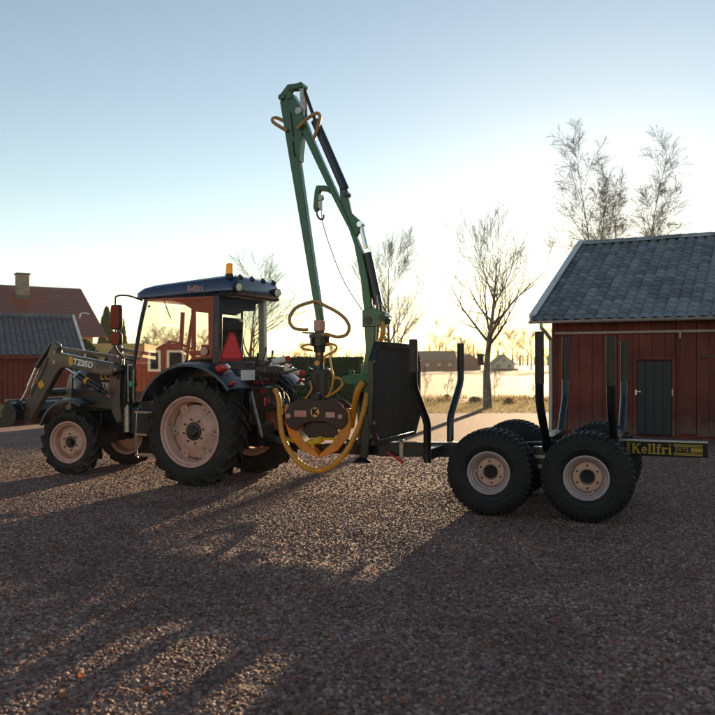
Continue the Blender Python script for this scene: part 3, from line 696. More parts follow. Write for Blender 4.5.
# hood
def hood(mb, x0, x1, hw0, hw1, zb, zt0, zt1):
    prof = lambda hw, zt: [(-hw, zb), (-hw, zt-.16), (-hw+.04, zt-.06), (-hw+.14, zt), (hw-.14, zt), (hw-.04, zt-.06), (hw, zt-.16), (hw, zb)]
    a, b = prof(hw0, zt0), prof(hw1, zt1); n = len(a)
    st = [(x0, a)]
    for t in (.35, .7, 1.0): st.append((x0+(x1-x0)*t, [(p[0]+(q[0]-p[0])*t, p[1]+(q[1]-p[1])*t) for p, q in zip(a, b)]))
    st.append((x1+.10, [(p[0]*.9, zb+(p[1]-zb)*.90) for p in b])); st.append((x1+.15, [(p[0]*.74, zb+(p[1]-zb)*.72) for p in b]))
    P = [(x, y, z) for x, pr in st for y, z in pr]; F = []
    for i in range(len(st)-1):
        for k in range(n-1): F.append((i*n+k, i*n+k+1, (i+1)*n+k+1, (i+1)*n+k))
    F.append(tuple(range(n))); F.append(tuple((len(st)-1)*n+k for k in range(n))); mb.add(P, F)
mb = MB(); hood(mb, 1.14, 2.48, .37, .33, 1.18, 1.60, 1.50); hd = mb.obj('hood', 'blue', tr, bevel=.01)
mb = MB(); mb.box((1.8, 0, 1.04), (1.34, .66, .30)); mb.box((2.5, 0, .98), (.22, .60, .46)); mb.obj('engine_bay', 'black', tr, bevel=.02)
mb = MB(); mb.prism([(1.20, 1.22), (1.20, 1.47), (2.20, 1.44), (2.36, 1.22)], .371, .380, 'xz'); mb.prism([(1.20, 1.22), (1.20, 1.47), (2.20, 1.44), (2.36, 1.22)], -.380, -.371, 'xz'); mb.obj('side_vent_panel', 'plastic', hd)
text_obj('LOVOL', .155, 'letter_or', hd, face_mtx((1.70, .383, 1.395), (-1, 0, 0), (0, 0, 1)), .004)
text_obj('TB504', .10, 'letter_white', hd, face_mtx((1.79, .383, 1.265), (-1, 0, 0), (0, 0, 1)), .003)
mb = MB()
for sy in (-1, 1):
    mb.prism([(2.58, .82), (2.66, .82), (2.74, 1.05), (2.62, 1.42), (2.56, 1.44), (2.60, 1.05)], sy*.30-.012, sy*.30+.012, 'xz')
for z in (.95, 1.08, 1.2, 1.32): mb.beam((2.68-.11*max(0, z-1.05), -.3, z), (2.68-.11*max(0, z-1.05), .3, z), .02, .03)
mb.obj('front_guard', 'steel', tr, bevel=.004)
mb = MB(); mb.box((2.62, .19, 1.30), (.06, .18, .12)); mb.box((2.62, -.19, 1.30), (.06, .18, .12)); mb.obj('headlight', 'lamp', tr, bevel=.015)
# front mudguards
def guard(cx, cy, cz, Rg, w_, a0, a1, th=.018, n=14, flare=0):
    mb = MB()
    for k in range(n):
        t = rad(a0+(a1-a0)*k/(n-1))
        for (r, y) in ((Rg, cy-w_/2), (Rg+.012, cy-w_*.3), (Rg+.014, cy+w_*.3), (Rg-.012, cy+w_/2), (Rg-.045, cy+w_/2+.004), (Rg-.045, cy+w_/2-.012), (Rg-th-.012, cy+w_/2-.02), (Rg-th, cy-w_/2)):
            mb.v.append((cx+r*math.cos(t), y, cz+r*math.sin(t)))
    for k in range(n-1):
        for q in range(8): mb.f.append((8*k+q, 8*k+(q+1) % 8, 8*k+8+(q+1) % 8, 8*k+8+q))
    mb.f += [tuple(range(8)), tuple(8*(n-1)+q for q in range(7, -1, -1))]
    return mb
for sy in (1, -1): guard(2.24, sy*.60, .52, .555, .30, 18, 118).obj('front_mudguard', 'darkblue', tr, smooth=40)
# rear fenders: arc and inner cheek
for sy in (1, -1):
    mb = guard(0.0, sy*.73, .745, .845, .46, 24, 142)
    pts = [(.56*math.cos(rad(a)), .745+.83*math.sin(rad(a))) for a in range(30, 141, 10)]
    mb.prism([(.83*math.cos(rad(a)), .745+.83*math.sin(rad(a))) for a in range(24, 143, 7)]+[(-.55, 1.05), (.6, 1.05)], sy*.50, sy*.52, 'xz')
    mb.obj('rear_fender', 'darkblue', tr, smooth=40)
    mb = MB(); mb.box((-.46, sy*.84, 1.52), (.09, .17, .085), Matrix.Rotation(rad(-52), 3, 'Y')); mb.obj('tail_light', 'red', tr, bevel=.02)
    mb = MB(); mb.box((-.475, sy*.755, 1.535), (.07, .05, .075), Matrix.Rotation(rad(-52), 3, 'Y')); mb.obj('turn_signal', 'white', tr, bevel=.012)
    mb = MB(); mb.box((-.655, sy*.88, 1.335), (.035, .11, .05), Matrix.Rotation(rad(-35), 3, 'Y')); mb.obj('reflector', 'red', tr, bevel=.012)
# cab
A_B, A_T, B_X, HWB, HWT = 1.17, .97, -.20, .57, .55
mb = MB()
for sy in (1, -1):
    mb.tube(smoothpath([(A_B, sy*HWB, 1.02), (A_B+.01, sy*(HWB+.01), 1.45), (1.08, sy*HWB, 2.05), (A_T, sy*HWT, 2.50)], 4), .030, 8)
    if sy > 0: mb.beam((B_X, sy*HWB, 1.45), (B_X, sy*HWT, 2.52), .10, .085, (0, 1, 0))
    mb.tube([(B_X+.42, sy*(HWB+.005), 1.62), (.60, sy*HWB, 1.30), (.68, sy*HWB, .98), (1.12, sy*HWB, .96)], .022, 6)
    mb.beam((B_X, sy*HWT, 2.48), (A_T, sy*HWT, 2.48), .06, .09)
for x_, hw in ((A_T, HWT), (B_X, HWT)): mb.beam((x_, -hw, 2.49), (x_, hw, 2.49), .06, .08)
mb.beam((B_X-.03, -HWB, 1.55), (B_X-.03, HWB, 1.55), .06, .10); mb.beam((A_B, -HWB, 1.55), (A_B, HWB, 1.55), .05, .06)
cab = mb.obj('cab', 'darkblue', tr, bevel=.006)
mb = MB(); mb.box((.55, 0, 1.0), (1.2, 1.05, .08)); mb.box((1.12, 0, 1.3), (.1, .9, .56)); mb.box((.16, 0, 1.33), (.55, .96, .55)); mb.obj('cab_floor', 'plastic', cab)
mb = MB(); mb.beam((B_X, -HWB, 1.5), (B_X, -HWT, 2.5), .085, .085, (0, 1, 0)); mb.obj('rear_pillar', 'sunlit_post', cab)  # far post: sunlight on it is painted in as a pale colour
# roof: layered shell
def rloop(x0, x1, hw, r, z, k=5):
    P = []
    for cx_, cy_, a0 in ((x1-r, hw-r, 0), (x0+r, hw-r, 90), (x0+r, -hw+r, 180), (x1-r, -hw+r, 270)):
        for q in range(k): a = rad(a0+90*q/(k-1)); P.append((cx_+r*math.cos(a), cy_+r*math.sin(a), z))
    return P
loops = [rloop(-.38, 1.02, .52, .1, 2.46), rloop(-.46, 1.10, .60, .12, 2.49), rloop(-.50, 1.15, .635, .14, 2.53), rloop(-.50, 1.14, .635, .14, 2.60), rloop(-.47, 1.08, .60, .16, 2.655), rloop(-.40, .96, .54, .18, 2.69), rloop(-.25, .7, .40, .2, 2.705)]
def tilt(P): return [(x, y, z+(-.055*max(0, (x-.1)) if z > 2.5 else -.02*max(0, x-.1))+(.055*min(1, max(0, (.1-x)/.5)) if z > 2.62 else 0)) for x, y, z in P]
mb = MB(); n = len(loops[0])
for l in loops: mb.v += tilt(l)
for i in range(len(loops)-1):
    for k in range(n): mb.f.append((i*n+k, i*n+(k+1) % n, (i+1)*n+(k+1) % n, (i+1)*n+k))
mb.f.append(tuple(range(n))[::-1]); mb.f.append(tuple((len(loops)-1)*n+k for k in range(n)))
mb.obj('roof', 'blue', cab, smooth=28)
mb = MB(); mb.prism([(1.10, 2.47), (1.05, 2.51), (-.46, 2.505), (-.44, 2.465)], -.585, .585, 'xz'); mb.obj('roof_lining', 'plastic', cab)
mb = MB()
for y_ in (-.42, -.14, .14, .42): mb.box((-.44, y_, 2.68), (.14, .03, .075), Matrix.Rotation(rad(50), 3, 'Y'))
mb.obj('roof_rib', 'darkblue', cab, bevel=.008)
L, tw_ = slab('Kellfri', 0, 0, .075, .05); mb = MB()
for i, p in enumerate(L): mb.prism([(.225-a*.25/tw_, 2.538+b) for a, b in p], .6345, .6365+i*.00002, 'xz')
mb.obj('lettering', 'label', cab, smooth=0)
mb = MB(); mb.prism([(.06, 2.33), (.2, 2.27), (.45, 2.40), (.75, 2.46), (.75, 2.48), (-.15, 2.48), (-.15, 2.33)], -.47, .47, 'xz'); mb.obj('headliner', 'plastic', cab, bevel=.02)
# glass panes
def pane(name, pts, parent, th=.006):
    mb = MB(); P = [Vector(p) for p in pts]; n_ = (P[1]-P[0]).cross(P[2]-P[0]).normalized()*th
    mb.add(P, [tuple(range(len(P)))]); return mb.obj(name, 'glass', parent, smooth=0)
for sy in (1, -1):
    y0, y1 = sy*(HWB+.018), sy*(HWB+.018)
    pane('door_glass', [(A_B-.03, y0, 1.05), (A_B-.02, y0, 1.45), (1.05, (y0+y1)/2, 2.05), (A_T-.03, y1, 2.46), (B_X+.05, y1, 2.46), (B_X+.05, y0, 1.66), (.30, y0, 1.62), (.60, y0, 1.32), (.70, y0, 1.05)], cab)
pane('rear_glass', [(B_X-.05, -HWB+.03, 1.62), (B_X-.05, HWB-.04, 1.62), (B_X-.05, HWT-.04, 2.46), (B_X-.05, -HWT+.03, 2.46)], cab)
pane('windscreen', [(A_B+.02, -HWB, 1.6), (A_B+.02, HWB, 1.6), (A_T+.02, HWT, 2.46), (A_T+.02, -HWT, 2.46)], cab)
# interior
mb = MB(); mb.prism([(-.02, 1.55), (.48, 1.52), (.50, 1.66), (.12, 1.70), (.06, 2.02), (-.02, 2.22), (-.10, 2.20), (-.08, 1.9)], -.25, .25, 'xz'); mb.obj('seat', 'fabric', cab, bevel=.04)
mb = MB(); mb.box((.2, .33, 1.72), (.4, .09, .07)); mb.box((.2, -.33, 1.72), (.4, .09, .07)); mb.obj('armrest', 'fabric', cab, bevel=.02)
mb = MB(); mb.cyl((1.05, 0, 1.35), (.86, 0, 1.78), .06, 10); mb.prism([(1.14, 1.5), (1.14, 1.80), (.98, 1.87), (.84, 1.72), (.90, 1.5)], -.17, .17, 'xz'); mb.obj('dashboard', 'plastic', cab, bevel=.02)
mb = MB(); c = Vector((.84, 0, 1.82)); ax = Vector((-.40, 0, .92)); q = ax.to_track_quat('Z', 'Y')
mb.tube([c+q @ Vector((.19*math.cos(2*PI*k/24), .19*math.sin(2*PI*k/24), 0)) for k in range(24)], .014, 6, closed=True)
for k in range(3): mb.beam(c, c+q @ Vector((.19*math.cos(2*PI*k/3), .19*math.sin(2*PI*k/3), 0)), .03, .015)
mb.obj('steering_wheel', 'plastic', cab)
mb = MB(); mb.beam((.98, -.52, 1.6), (.98, -.52, 2.46), .05, .05, (0, 1, 0)); mb.beam((.66, -.54, 1.6), (.66, -.53, 2.46), .09, .06, (0, 1, 0)); mb.beam((.14, -.54, 1.6), (.14, -.54, 2.46), .025, .025, (0, 1, 0))
mb.obj('far_door_frame', 'plastic', cab)
mb = MB(); mb.tube([(.72, .5, 2.44), (.62, .5, 2.22), (.60, .5, 2.2)], .007, 5); mb.cyl((.9, .58, 2.36), (.9, .6, 2.36), .014, 8); mb.obj('wiper', 'plastic', cab)
mb = MB(); mb.lathe([(.001, .02), (.055, .018), (.06, 0), (.03, 0), (.03, .005), (.001, .006)], 20, (-.02, .60, 1.74)); mb.obj('filler_cap', 'label', cab)
mb = MB(); mb.box((-.06, .52, 1.72), (.26, .08, .22)); mb.obj('control_box', 'plastic', cab, bevel=.02)
# mirrors on a bent arm
mb = MB(); mb.tube(smoothpath([(1.0, .60, 2.44), (1.12, .74, 2.50), (1.22, .86, 2.49), (1.23, .88, 2.40), (1.23, .88, 1.98), (1.23, .88, 1.80), (1.20, .74, 1.66), (1.17, .6, 1.62)], 5), .012, 8); mb.obj('mirror_arm', 'plastic', tr)
def mirror(z0, z1, hw):
    n = Vector((-.10, .99, 0)).normalized(); rt = Vector((0, 0, 1)).cross(n); c = Vector((1.22, .885, (z0+z1)/2)); h = (z1-z0)/2
    mx = Matrix((rt, Vector((0, 0, 1)), n)).transposed().to_4x4(); mx.translation = c
    out = [(sx*hw*(.82 if abs(sz) == 1 else 1), sz*h) for sx, sz in ((-1, -1), (1, -1), (1, -.6), (1, .6), (1, 1), (-1, 1), (-1, .6), (-1, -.6))]
    mb = MB(); mb.prism(out, -.05, .015, 'xy'); mb.xform(mx); o = mb.obj('mirror', 'plastic', tr, bevel=.012)
    mb = MB(); mb.prism([(a*.84, b*.9) for a, b in out], .016, .019, 'xy'); mb.xform(mx); mb.obj('mirror_glass', 'mirror', o)
mirror(2.04, 2.37, .082); mirror(1.83, 2.00, .078)
# beacon, work lamps
bx_, by_ = -.40, .575
mb = MB(); mb.cyl((bx_, by_, 2.54), (bx_, by_, 2.70), .014, 8); mb.cyl((bx_, by_, 2.685), (bx_, by_, 2.745), .058, 16, .052); be = mb.obj('beacon', 'plastic', tr)
mb = MB(); mb.tube([(bx_, by_, 2.745), (bx_, by_, 2.80), (bx_, by_, 2.862), (bx_, by_, 2.878), (bx_, by_, 2.884)], [.050, .049, .045, .036, .012], 18); mb.obj('beacon_lens', 'amber', be)
for y_ in (.56, -.40):
    mb = MB(); mb.tube([(-.46, y_, 2.575), (-.50, y_, 2.57), (-.53, y_+.012, 2.567), (-.555, y_+.02, 2.565)], [.03, .058, .064, .060], 16); wl = mb.obj('work_lamp', 'plastic', tr)
    mb = MB(); mb.tube([(-.552, y_+.02, 2.565), (-.562, y_+.022, 2.564), (-.568, y_+.024, 2.564)], [.055, .045, .01], 16); mb.obj('lens', 'lamp', wl)
mb = MB(); mb.tube(smoothpath([(-.42, .585, 2.56), (-.36, .61, 2.50), (-.25, .62, 2.485), (-.05, .6, 2.475)], 4), .008, 5); mb.obj('lamp_cable', 'plastic', tr)
# slow vehicle triangle angled at the rear corner of the cab
mx = face_mtx((-.40, .52, 1.80), (-.12, -.99, 0), (0, 0, 1))
tri = lambda s, c: [(-.205*s, -.19*s-c), (.205*s, -.19*s-c), (.235*s, -.14*s-c), (.05*s, .19*s), (-.05*s, .19*s), (-.235*s, -.14*s-c)]
mb = MB(); mb.prism(tri(1, 0), -.004, 0, 'xy'); mb.xform(mx); sv = mb.obj('warning_triangle', 'smvrim', tr)
mb = MB(); mb.prism(tri(.80, -.0), .0015, .003, 'xy'); mb.xform(mx); mb.obj('triangle_face', 'smv', sv)
mb = MB(); mb.beam((-.34, .48, 1.5), (-.35, .49, 1.75), .03, .02, (0, 1, 0)); mb.obj('sign_bracket', 'plastic', sv)
# number plate
mx = face_mtx((-.60, .45, 1.43), (-.05, -1, 0), (0, 0, 1))
mb = MB(); mb.box((0, 0, 0), (.30, .13, .008)); mb.xform(mx); pl = mb.obj('number_plate', 'white', tr)
# rear bodywork under the window, hitch
mb = MB(); mb.box((-.36, 0, 1.36), (.30, 1.0, .30)); mb.box((-.42, 0, 1.1), (.34, .7, .35)); mb.obj('rear_housing', 'black', tr, bevel=.03)
rnd = random.Random(21)
for sy in (1, -1):
    mb = MB(); mb.beam((-.30, sy*.33, .62), (-1.05, sy*.40, .60), .03, .075); mb.cyl((-1.05, sy*.44, .60), (-1.05, sy*.36, .60), .05, 12); mb.obj('lift_arm', 'black', tr, bevel=.006)
    mb = MB(); mb.tube([(-.78, sy*.39, .62), (-.66, sy*.36, .95), (-.58, sy*.34, 1.22)], [.016, .024, .016], 8); mb.obj('lift_rod', 'steel', tr)
    mb = MB(); mb.beam((-.28, sy*.30, 1.24), (-.60, sy*.34, 1.25), .05, .07); mb.obj('rocker_arm', 'black', tr, bevel=.008)
mb = MB(); mb.cyl((-.45, 0, 1.12), (-.98, 0, .98), .022, 10); mb.cyl((-.62, 0, 1.075), (-.84, 0, 1.017), .034, 10); mb.obj('top_link', 'steel', tr)
mb = MB(); mb.box((-.72, 0, .50), (.7, .10, .08)); mb.box((-1.02, 0, .54), (.12, .16, .16)); mb.box((-.5, 0, .62), (.22, .42, .30)); mb.obj('drawbar_hitch', 'black', tr, bevel=.01)
for i, (y_, z_) in enumerate(((.18, 1.34), (.06, 1.38), (-.06, 1.34), (-.18, 1.38), (.12, 1.22))):
    mb = MB(); mb.cyl((-.53, y_, z_), (-.62, y_, z_-.01), .024, 10); mb.cyl((-.62, y_, z_-.01), (-.68, y_, z_-.015), .018, 8); mb.obj('hydraulic_coupling', 'steel' if i % 2 else 'red', tr)
for i, (y_, z_, dz) in enumerate(((.20, 1.56, .16), (.0, 1.60, .20), (-.18, 1.58, .18))):
    mb = MB(); mb.cyl((-.52, y_, z_-.1), (-.58, y_-.02, z_+dz-.06), .009, 6); mb.cyl((-.58, y_-.02, z_+dz-.06), (-.584, y_-.02, z_+dz), .016, 8); mb.obj('valve_lever', 'plastic', tr)
mb = MB(); mb.box((-.58, -.06, 1.50), (.26, .5, .10)); mb.box((-.60, .10, 1.585), (.16, .14, .07)); mb.obj('valve_block', 'grey', tr, bevel=.012)
mb = MB(); mb.cyl((-.60, -.16, 1.60), (-.74, -.26, 1.64), .045, 12); mb.obj('control_handle', 'white', tr)
mb = MB(); mb.cyl((-.74, -.26, 1.64), (-.80, -.30, 1.655), .036, 12); mb.obj('control_knob', 'red', tr)
mb = MB(); mb.cyl((-.66, -.30, 1.52), (-.88, -.42, 1.46), .042, 12); mb.obj('control_handle', 'white', tr)
mb = MB(); mb.cyl((-.88, -.42, 1.46), (-.95, -.46, 1.44), .034, 12); mb.obj('control_knob', 'red', tr)
mb = MB()
for i in range(11):
    y_ = rnd.uniform(-.35, .35); a = Vector((-.66, y_, rnd.uniform(1.2, 1.5))); b = Vector((-.95+rnd.uniform(-.2, .1), y_*.6+rnd.uniform(-.1, .1), rnd.uniform(.75, 1.25)))
    mid = (a+b)/2+Vector((-.12, rnd.uniform(-.1, .1), rnd.uniform(-.25, .2))); mb.tube(smoothpath([a, mid, b], 6), .012, 6)
mb.tube(smoothpath([(-.7, -.3, 1.5), (-.98, -.42, 1.56), (-1.12, -.46, 1.3), (-1.02, -.4, 1.08), (-.9, -.3, 1.12)], 6), .011, 6)
mb.tube(smoothpath([(-.7, -.26, 1.44), (-1.0, -.4, 1.5), (-1.17, -.46, 1.22), (-1.05, -.4, 1.0)], 6), .011, 6)
mb.obj('hydraulic_hose', 'plastic', tr)
for i in range(4):
    y_ = -.1+.1*i; mb = MB(); mb.cyl((-.70, y_, 1.16-.03*(i % 2)), (-.71, y_, 1.05-.03*(i % 2)), .016, 8); mb.obj('red_cap', 'red', tr)
# steps, tank, battery box
mb = MB(); mb.box((.98, .47, .78), (.52, .22, .42)); mb.obj('fuel_tank', 'plastic', tr, bevel=.05)
mb = MB(); mb.box((.98, -.47, .78), (.52, .22, .42)); mb.obj('battery_box', 'plastic', tr, bevel=.03)
mb = MB()
for z in (.34, .62, .92): mb.box((.86, .66, z), (.34, .14, .025))
for x_ in (.70, 1.02): mb.tube(smoothpath([(x_, .60, 1.0), (x_, .69, .9), (x_, .70, .36), (x_, .64, .30)], 4), .013, 6)
mb.obj('step_ladder', 'steel', tr)
mb = MB(); mb.cyl((1.38, .46, .62), (1.38, .46, 1.0), .055, 14); 
for z in (.72, .84, .94): mb.cyl((1.38, .46, z), (1.38, .46, z+.025), .064, 14)
mb.obj('filter_canister', 'steel', tr)
mb = MB(); mb.tube(smoothpath([(1.24, -.40, 1.55), (1.24, -.52, 1.62), (1.22, -.55, 2.0), (1.2, -.55, 2.35)], 4), .035, 10); mb.obj('exhaust_pipe', 'plastic', tr)
mb = MB(); mb.tube([(1.25, .60, 1.05), (1.24, .62, 1.55)], .012, 6); mb.tube([(1.16, .60, 1.06), (1.15, .61, 1.5)], .010, 6); mb.obj('grab_handle', 'steel', tr)
mb = MB(); mb.box((1.18, .635, 1.30), (.05, .012, .075)); mb.obj('sticker', 'teal', tr)
# front loader: arms as the part, the rest hangs on it
arm = [(2.47, 1.735), (1.50, 1.59), (1.43, 1.56), (1.41, 1.48), (1.47, 1.41), (1.62, 1.412), (2.33, 1.525), (2.42, 1.50), (2.50, 1.42), (3.03, .70), (3.12, .68), (3.20, .76), (3.19, .84), (2.72, 1.62), (2.645, 1.76), (2.60, 1.88), (2.54, 1.90), (2.49, 1.86)]
mb = MB(); mb.prism(arm, .59, .69, 'xz'); mb.prism(arm, -.69, -.59, 'xz'); mb.cyl((2.78, -.6, 1.15), (2.78, .6, 1.15), .06, 12)
ld = mb.obj('front_loader', 'grey', tr, bevel=.012)
for sy in (1, -1):
    mb = MB(); mb.prism([(1.44, 1.66), (1.56, 1.64), (1.64, 1.46), (1.65, 1.30), (1.63, 1.12), (1.60, 1.02), (1.60, .90), (1.50, .74), (1.43, .80), (1.46, 1.1)], sy*.50-.045, sy*.50+.045, 'xz')
    mb.prism([(1.40, 1.64), (1.52, 1.62), (1.62, 1.40), (1.46, 1.36)], sy*.57-.03, sy*.57+.02, 'xz'); mb.cyl((1.44, sy*.52, 1.48), (1.44, sy*.71, 1.48), .035, 12)
    mb.obj('loader_tower', 'grey', ld, bevel=.008)
    mb = MB(); mb.prism([(1.64, 1.06), (2.5, 1.06), (2.5, .98), (1.64, .92)], sy*.36-.04, sy*.36+.04, 'xz'); mb.obj('side_rail', 'grey', ld, bevel=.006)
    mb = MB(); mb.beam((2.47, sy*.64, 1.80), (1.42, sy*.64, 1.665), .05, .05); mb.cyl((2.49, sy*.60, 1.80), (2.49, sy*.70, 1.80), .035, 10); mb.obj('levelling_rod', 'grey', ld, bevel=.006)
    mb = MB(); mb.cyl((2.36, sy*.64, 1.52), (2.0, sy*.64, 1.35), .026, 10); mb.obj('cylinder_rod', 'chrome', ld)
    mb = MB(); mb.cyl((2.12, sy*.64, 1.405), (1.70, sy*.64, 1.205), .045, 14); mb.cyl((1.72, sy*.64, 1.215), (1.62, sy*.62, 1.16), .03, 10); mb.obj('lift_cylinder', 'black', ld)
    mb = MB(); mb.cyl((2.60, sy*.66, 1.86), (2.90, sy*.66, 1.52), .038, 12); mb.obj('tilt_cylinder', 'black', ld)
    mb = MB(); mb.cyl((2.88, sy*.66, 1.54), (3.06, sy*.66, 1.24), .034, 12); mb.cyl((3.06, sy*.66, 1.24), (3.20, sy*.66, 1.03), .02, 10); mb.obj('cylinder_rod', 'chrome', ld)
    mb = MB(); mb.tube(smoothpath([(2.66, sy*.71, 1.66), (2.78, sy*.71, 1.42), (2.95, sy*.71, 1.2), (2.98, sy*.70, 1.1)], 4), .011, 6); mb.obj('hydraulic_pipe', 'steel', ld)
    mb = MB(); mb.prism([(3.22, 1.06), (3.14, 1.02), (3.08, .90), (3.16, .86), (3.24, .98)], sy*.70, sy*.735, 'xz'); mb.prism([(3.02, .98), (3.10, .98), (3.14, .70), (3.28, .66), (3.30, .80), (3.22, 1.0), (3.14, 1.06)], sy*.56, sy*.58, 'xz'); mb.obj('bucket_link', 'black', ld, bevel=.006)
    for (x_, z_, sx, sz, rot) in ((2.215, 1.615, .075, .125, 8), (2.79, 1.275, .10, .10, 35)):
        mb = MB(); mb.box((x_, sy*.692, z_), (sx, .003, sz), Matrix.Rotation(rad(rot), 3, 'Y')); mb.obj('decal', 'decal', ld)
    mb = MB(); mb.cyl((1.98, sy*.64, 1.34), (1.94, sy*.64, 1.321), .052, 14); mb.obj('decal', 'decal', ld)
    mb = MB(); mb.cyl((2.53, sy*.685, 1.60), (2.53, sy*.70, 1.60), .028, 12); mb.cyl((1.42, sy*.685, 1.49), (1.42, sy*.70, 1.49), .03, 12); mb.cyl((2.52, sy*.69, 1.72), (2.52, sy*.70, 1.76), .02, 8); mb.obj('pivot_pin', 'label', ld)
text_obj('TZ05D', .118, 'letter_white', ld, face_mtx((1.985, .693, 1.578), (-1, 0, -.155), (-.155, 0, 1)), .005)
mb = MB(); mb.tube([(1.63+.035*math.cos(2*PI*k/6), .56, 1.145+.04*math.sin(2*PI*k/6)) for k in range(6)], .009, 6, closed=True); mb.obj('lock_handle', 'chrome', ld)
mb = MB()
for k_, (x_, y_) in enumerate(((1.40, .47), (1.36, .49), (1.31, .46), (1.27, .5))): mb.tube(smoothpath([(x_, y_, 1.58-.03*k_), (x_-.02, y_+.05, 1.3), (x_+.02, y_+.03, 1.0), (x_+.05, y_-.06, .78)], 5), .014, 6)
mb.box((1.33, .46, 1.50), (.16, .10, .10)); mb.obj('loader_hose', 'plastic', ld)
# bucket: curved shell with cheeks and lip
sec = [(3.34, 1.03), (3.22, .99), (3.14, .88), (3.14, .76), (3.22, .67), (3.40, .635), (3.86, .66)]
inn = [(3.86, .672), (3.40, .65), (3.235, .68), (3.158, .765), (3.158, .875), (3.23, .975), (3.345, 1.012)]
mb = MB(); mb.prism(sec+inn, -.82, .82, 'xz')
for sy in (1, -1): mb.prism([(3.36, 1.03), (3.22, .99), (3.14, .88), (3.14, .76), (3.22, .67), (3.40, .635), (3.86, .66), (3.62, .70), (3.42, .82)], sy*.82-.01, sy*.82+.01, 'xz')
mb.obj('bucket', 'black', ld, bevel=.004)
mb = MB(); mb.beam((3.345, -.83, 1.03), (3.345, .83, 1.03), .05, .035); mb.obj('bucket_rim', 'steel', ld, bevel=.004)

# ------------------------------------------------------------------ log trailer
RA = rad(158)
tl = thing('log_trailer', 'black log trailer with bent stakes, slatted headboard and four wide wheels', 'trailer', (2.125, 8.89, 0), RA)
R, W = .458, .40; rim = .214
rp = [(rim+.008, .40*W), (rim+.012, .445*W), (rim, .455*W), (rim-.012, .44*W), (rim-.016, .40*W), (rim-.034, .36*W), (rim-.040, .27*W), (rim-.055, .24*W), (rim-.058, .14*W), (rim-.06, -.2*W), (rim-.02, -.42*W), (rim+.01, -.445*W)]
dp = [(rim-.057, .12*W), (rim-.063, .16*W), (.142, .175*W), (.134, .18*W), (.080, .18*W), (.078, .1*W), (.07, .06), (rim-.057, .03), (rim-.057, .12*W)]
hub = MB(); hub.lathe([(.001, .13*W), (.055, .13*W), (.075, .14*W), (.079, .188*W), (.079, .0)], 24)
for k in range(6):
    a = 2*PI*k/6+.1; hub.cyl((.113*math.sin(a), .17*W, .113*math.cos(a)), (.113*math.sin(a), .20*W, .113*math.cos(a)), .0105, 6)
tw = make_wheel(tl, road_tyre(R, W, rim), 'rubber2', rp, 'rimsilver', dp, 'rim', hub, 'letter_blk')
mb = MB(); mb.cyl((.148, .17*W, .01), (.15, .235*W, .012), .010, 8); mb.cyl((.15, .225*W, .012), (.15, .25*W, .012), .014, 8); mb.obj('valve', 'steel', tw)
tw.location = (.49, .66, R-.01); tw.rotation_euler = (0, rad(0), 0)
for x_, sy, ro in ((-.49, 1, 115), (.49, -1, 60), (-.49, -1, 20)):
    o = copy_tree(tw, tl); o.location = (x_, sy*.66, R-.01); o.rotation_euler = (0, rad(ro), 0); o.scale = (1, sy, 1)
# bogie beams and axle
for sy in (1, -1):
    mb = MB(); mb.beam((-.55, sy*.40, .45), (.55, sy*.40, .45), .09, .14); mb.prism([(-.16, .42), (.16, .42), (.10, .70), (-.10, .70)], sy*.40-.06, sy*.40+.06, 'xz')
    for x_ in (.49, -.49): mb.cyl((x_, sy*.36, R-.01), (x_, sy*.66, R-.01), .05, 12)
    mb.obj('bogie_beam', 'trailer', tl, bevel=.01)
    mb = MB(); mb.box((.0, sy*.49, .50), (.10, .03, .05)); mb.box((.02, sy*.49, .60), (.16, .03, .04)); mb.obj('grease_plate', 'steel', tl, bevel=.006)
mb = MB(); mb.cyl((0, -.5, .52), (0, .5, .52), .06, 12); mb.obj('axle', 'trailer', tl)
# frame beam with drawbar
mb = MB(); mb.beam((2.0, 0, .555), (.6, 0, .60), .13, .17); mb.beam((.6, 0, .60), (-.75, 0, .675), .13, .17); mb.obj('frame_beam', 'trailer', tl, bevel=.008)
mb = MB(); mb.beam((-.70, 0, .68), (-1.62, 0, .685), .10, .152); rb = mb.obj('rear_beam', 'trailer', tl, bevel=.004)
mb = MB(); mb.beam((-.70, 0, .764), (-1.62, 0, .768), .104, .012); mb.obj('beam_edge', 'steel', rb)
hx, hy = 3.42, -.32    # eye of the drawbar at the tractor hitch
mb = MB(); mb.beam((1.95, 0, .555), (2.75, -.06, .53), .13, .15, w2=.11, h2=.12); mb.beam((2.70, -.06, .53), (hx, hy, .53), .09, .10); mb.tube([(hx+.07+.06*math.cos(2*PI*k/14), hy-.02+.06*math.sin(2*PI*k/14), .55) for k in range(14)], .022, 8, closed=True)
mb.obj('drawbar', 'trailer', tl, bevel=.008)
for x_ in (1.70, 1.40):
    mb = MB(); mb.box((x_, .072, .57), (.05, .03, .22)); mb.cyl((x_, .085, .66), (x_, .10, .66), .018, 6); mb.obj('bolt_plate', 'steel', tl, bevel=.004)
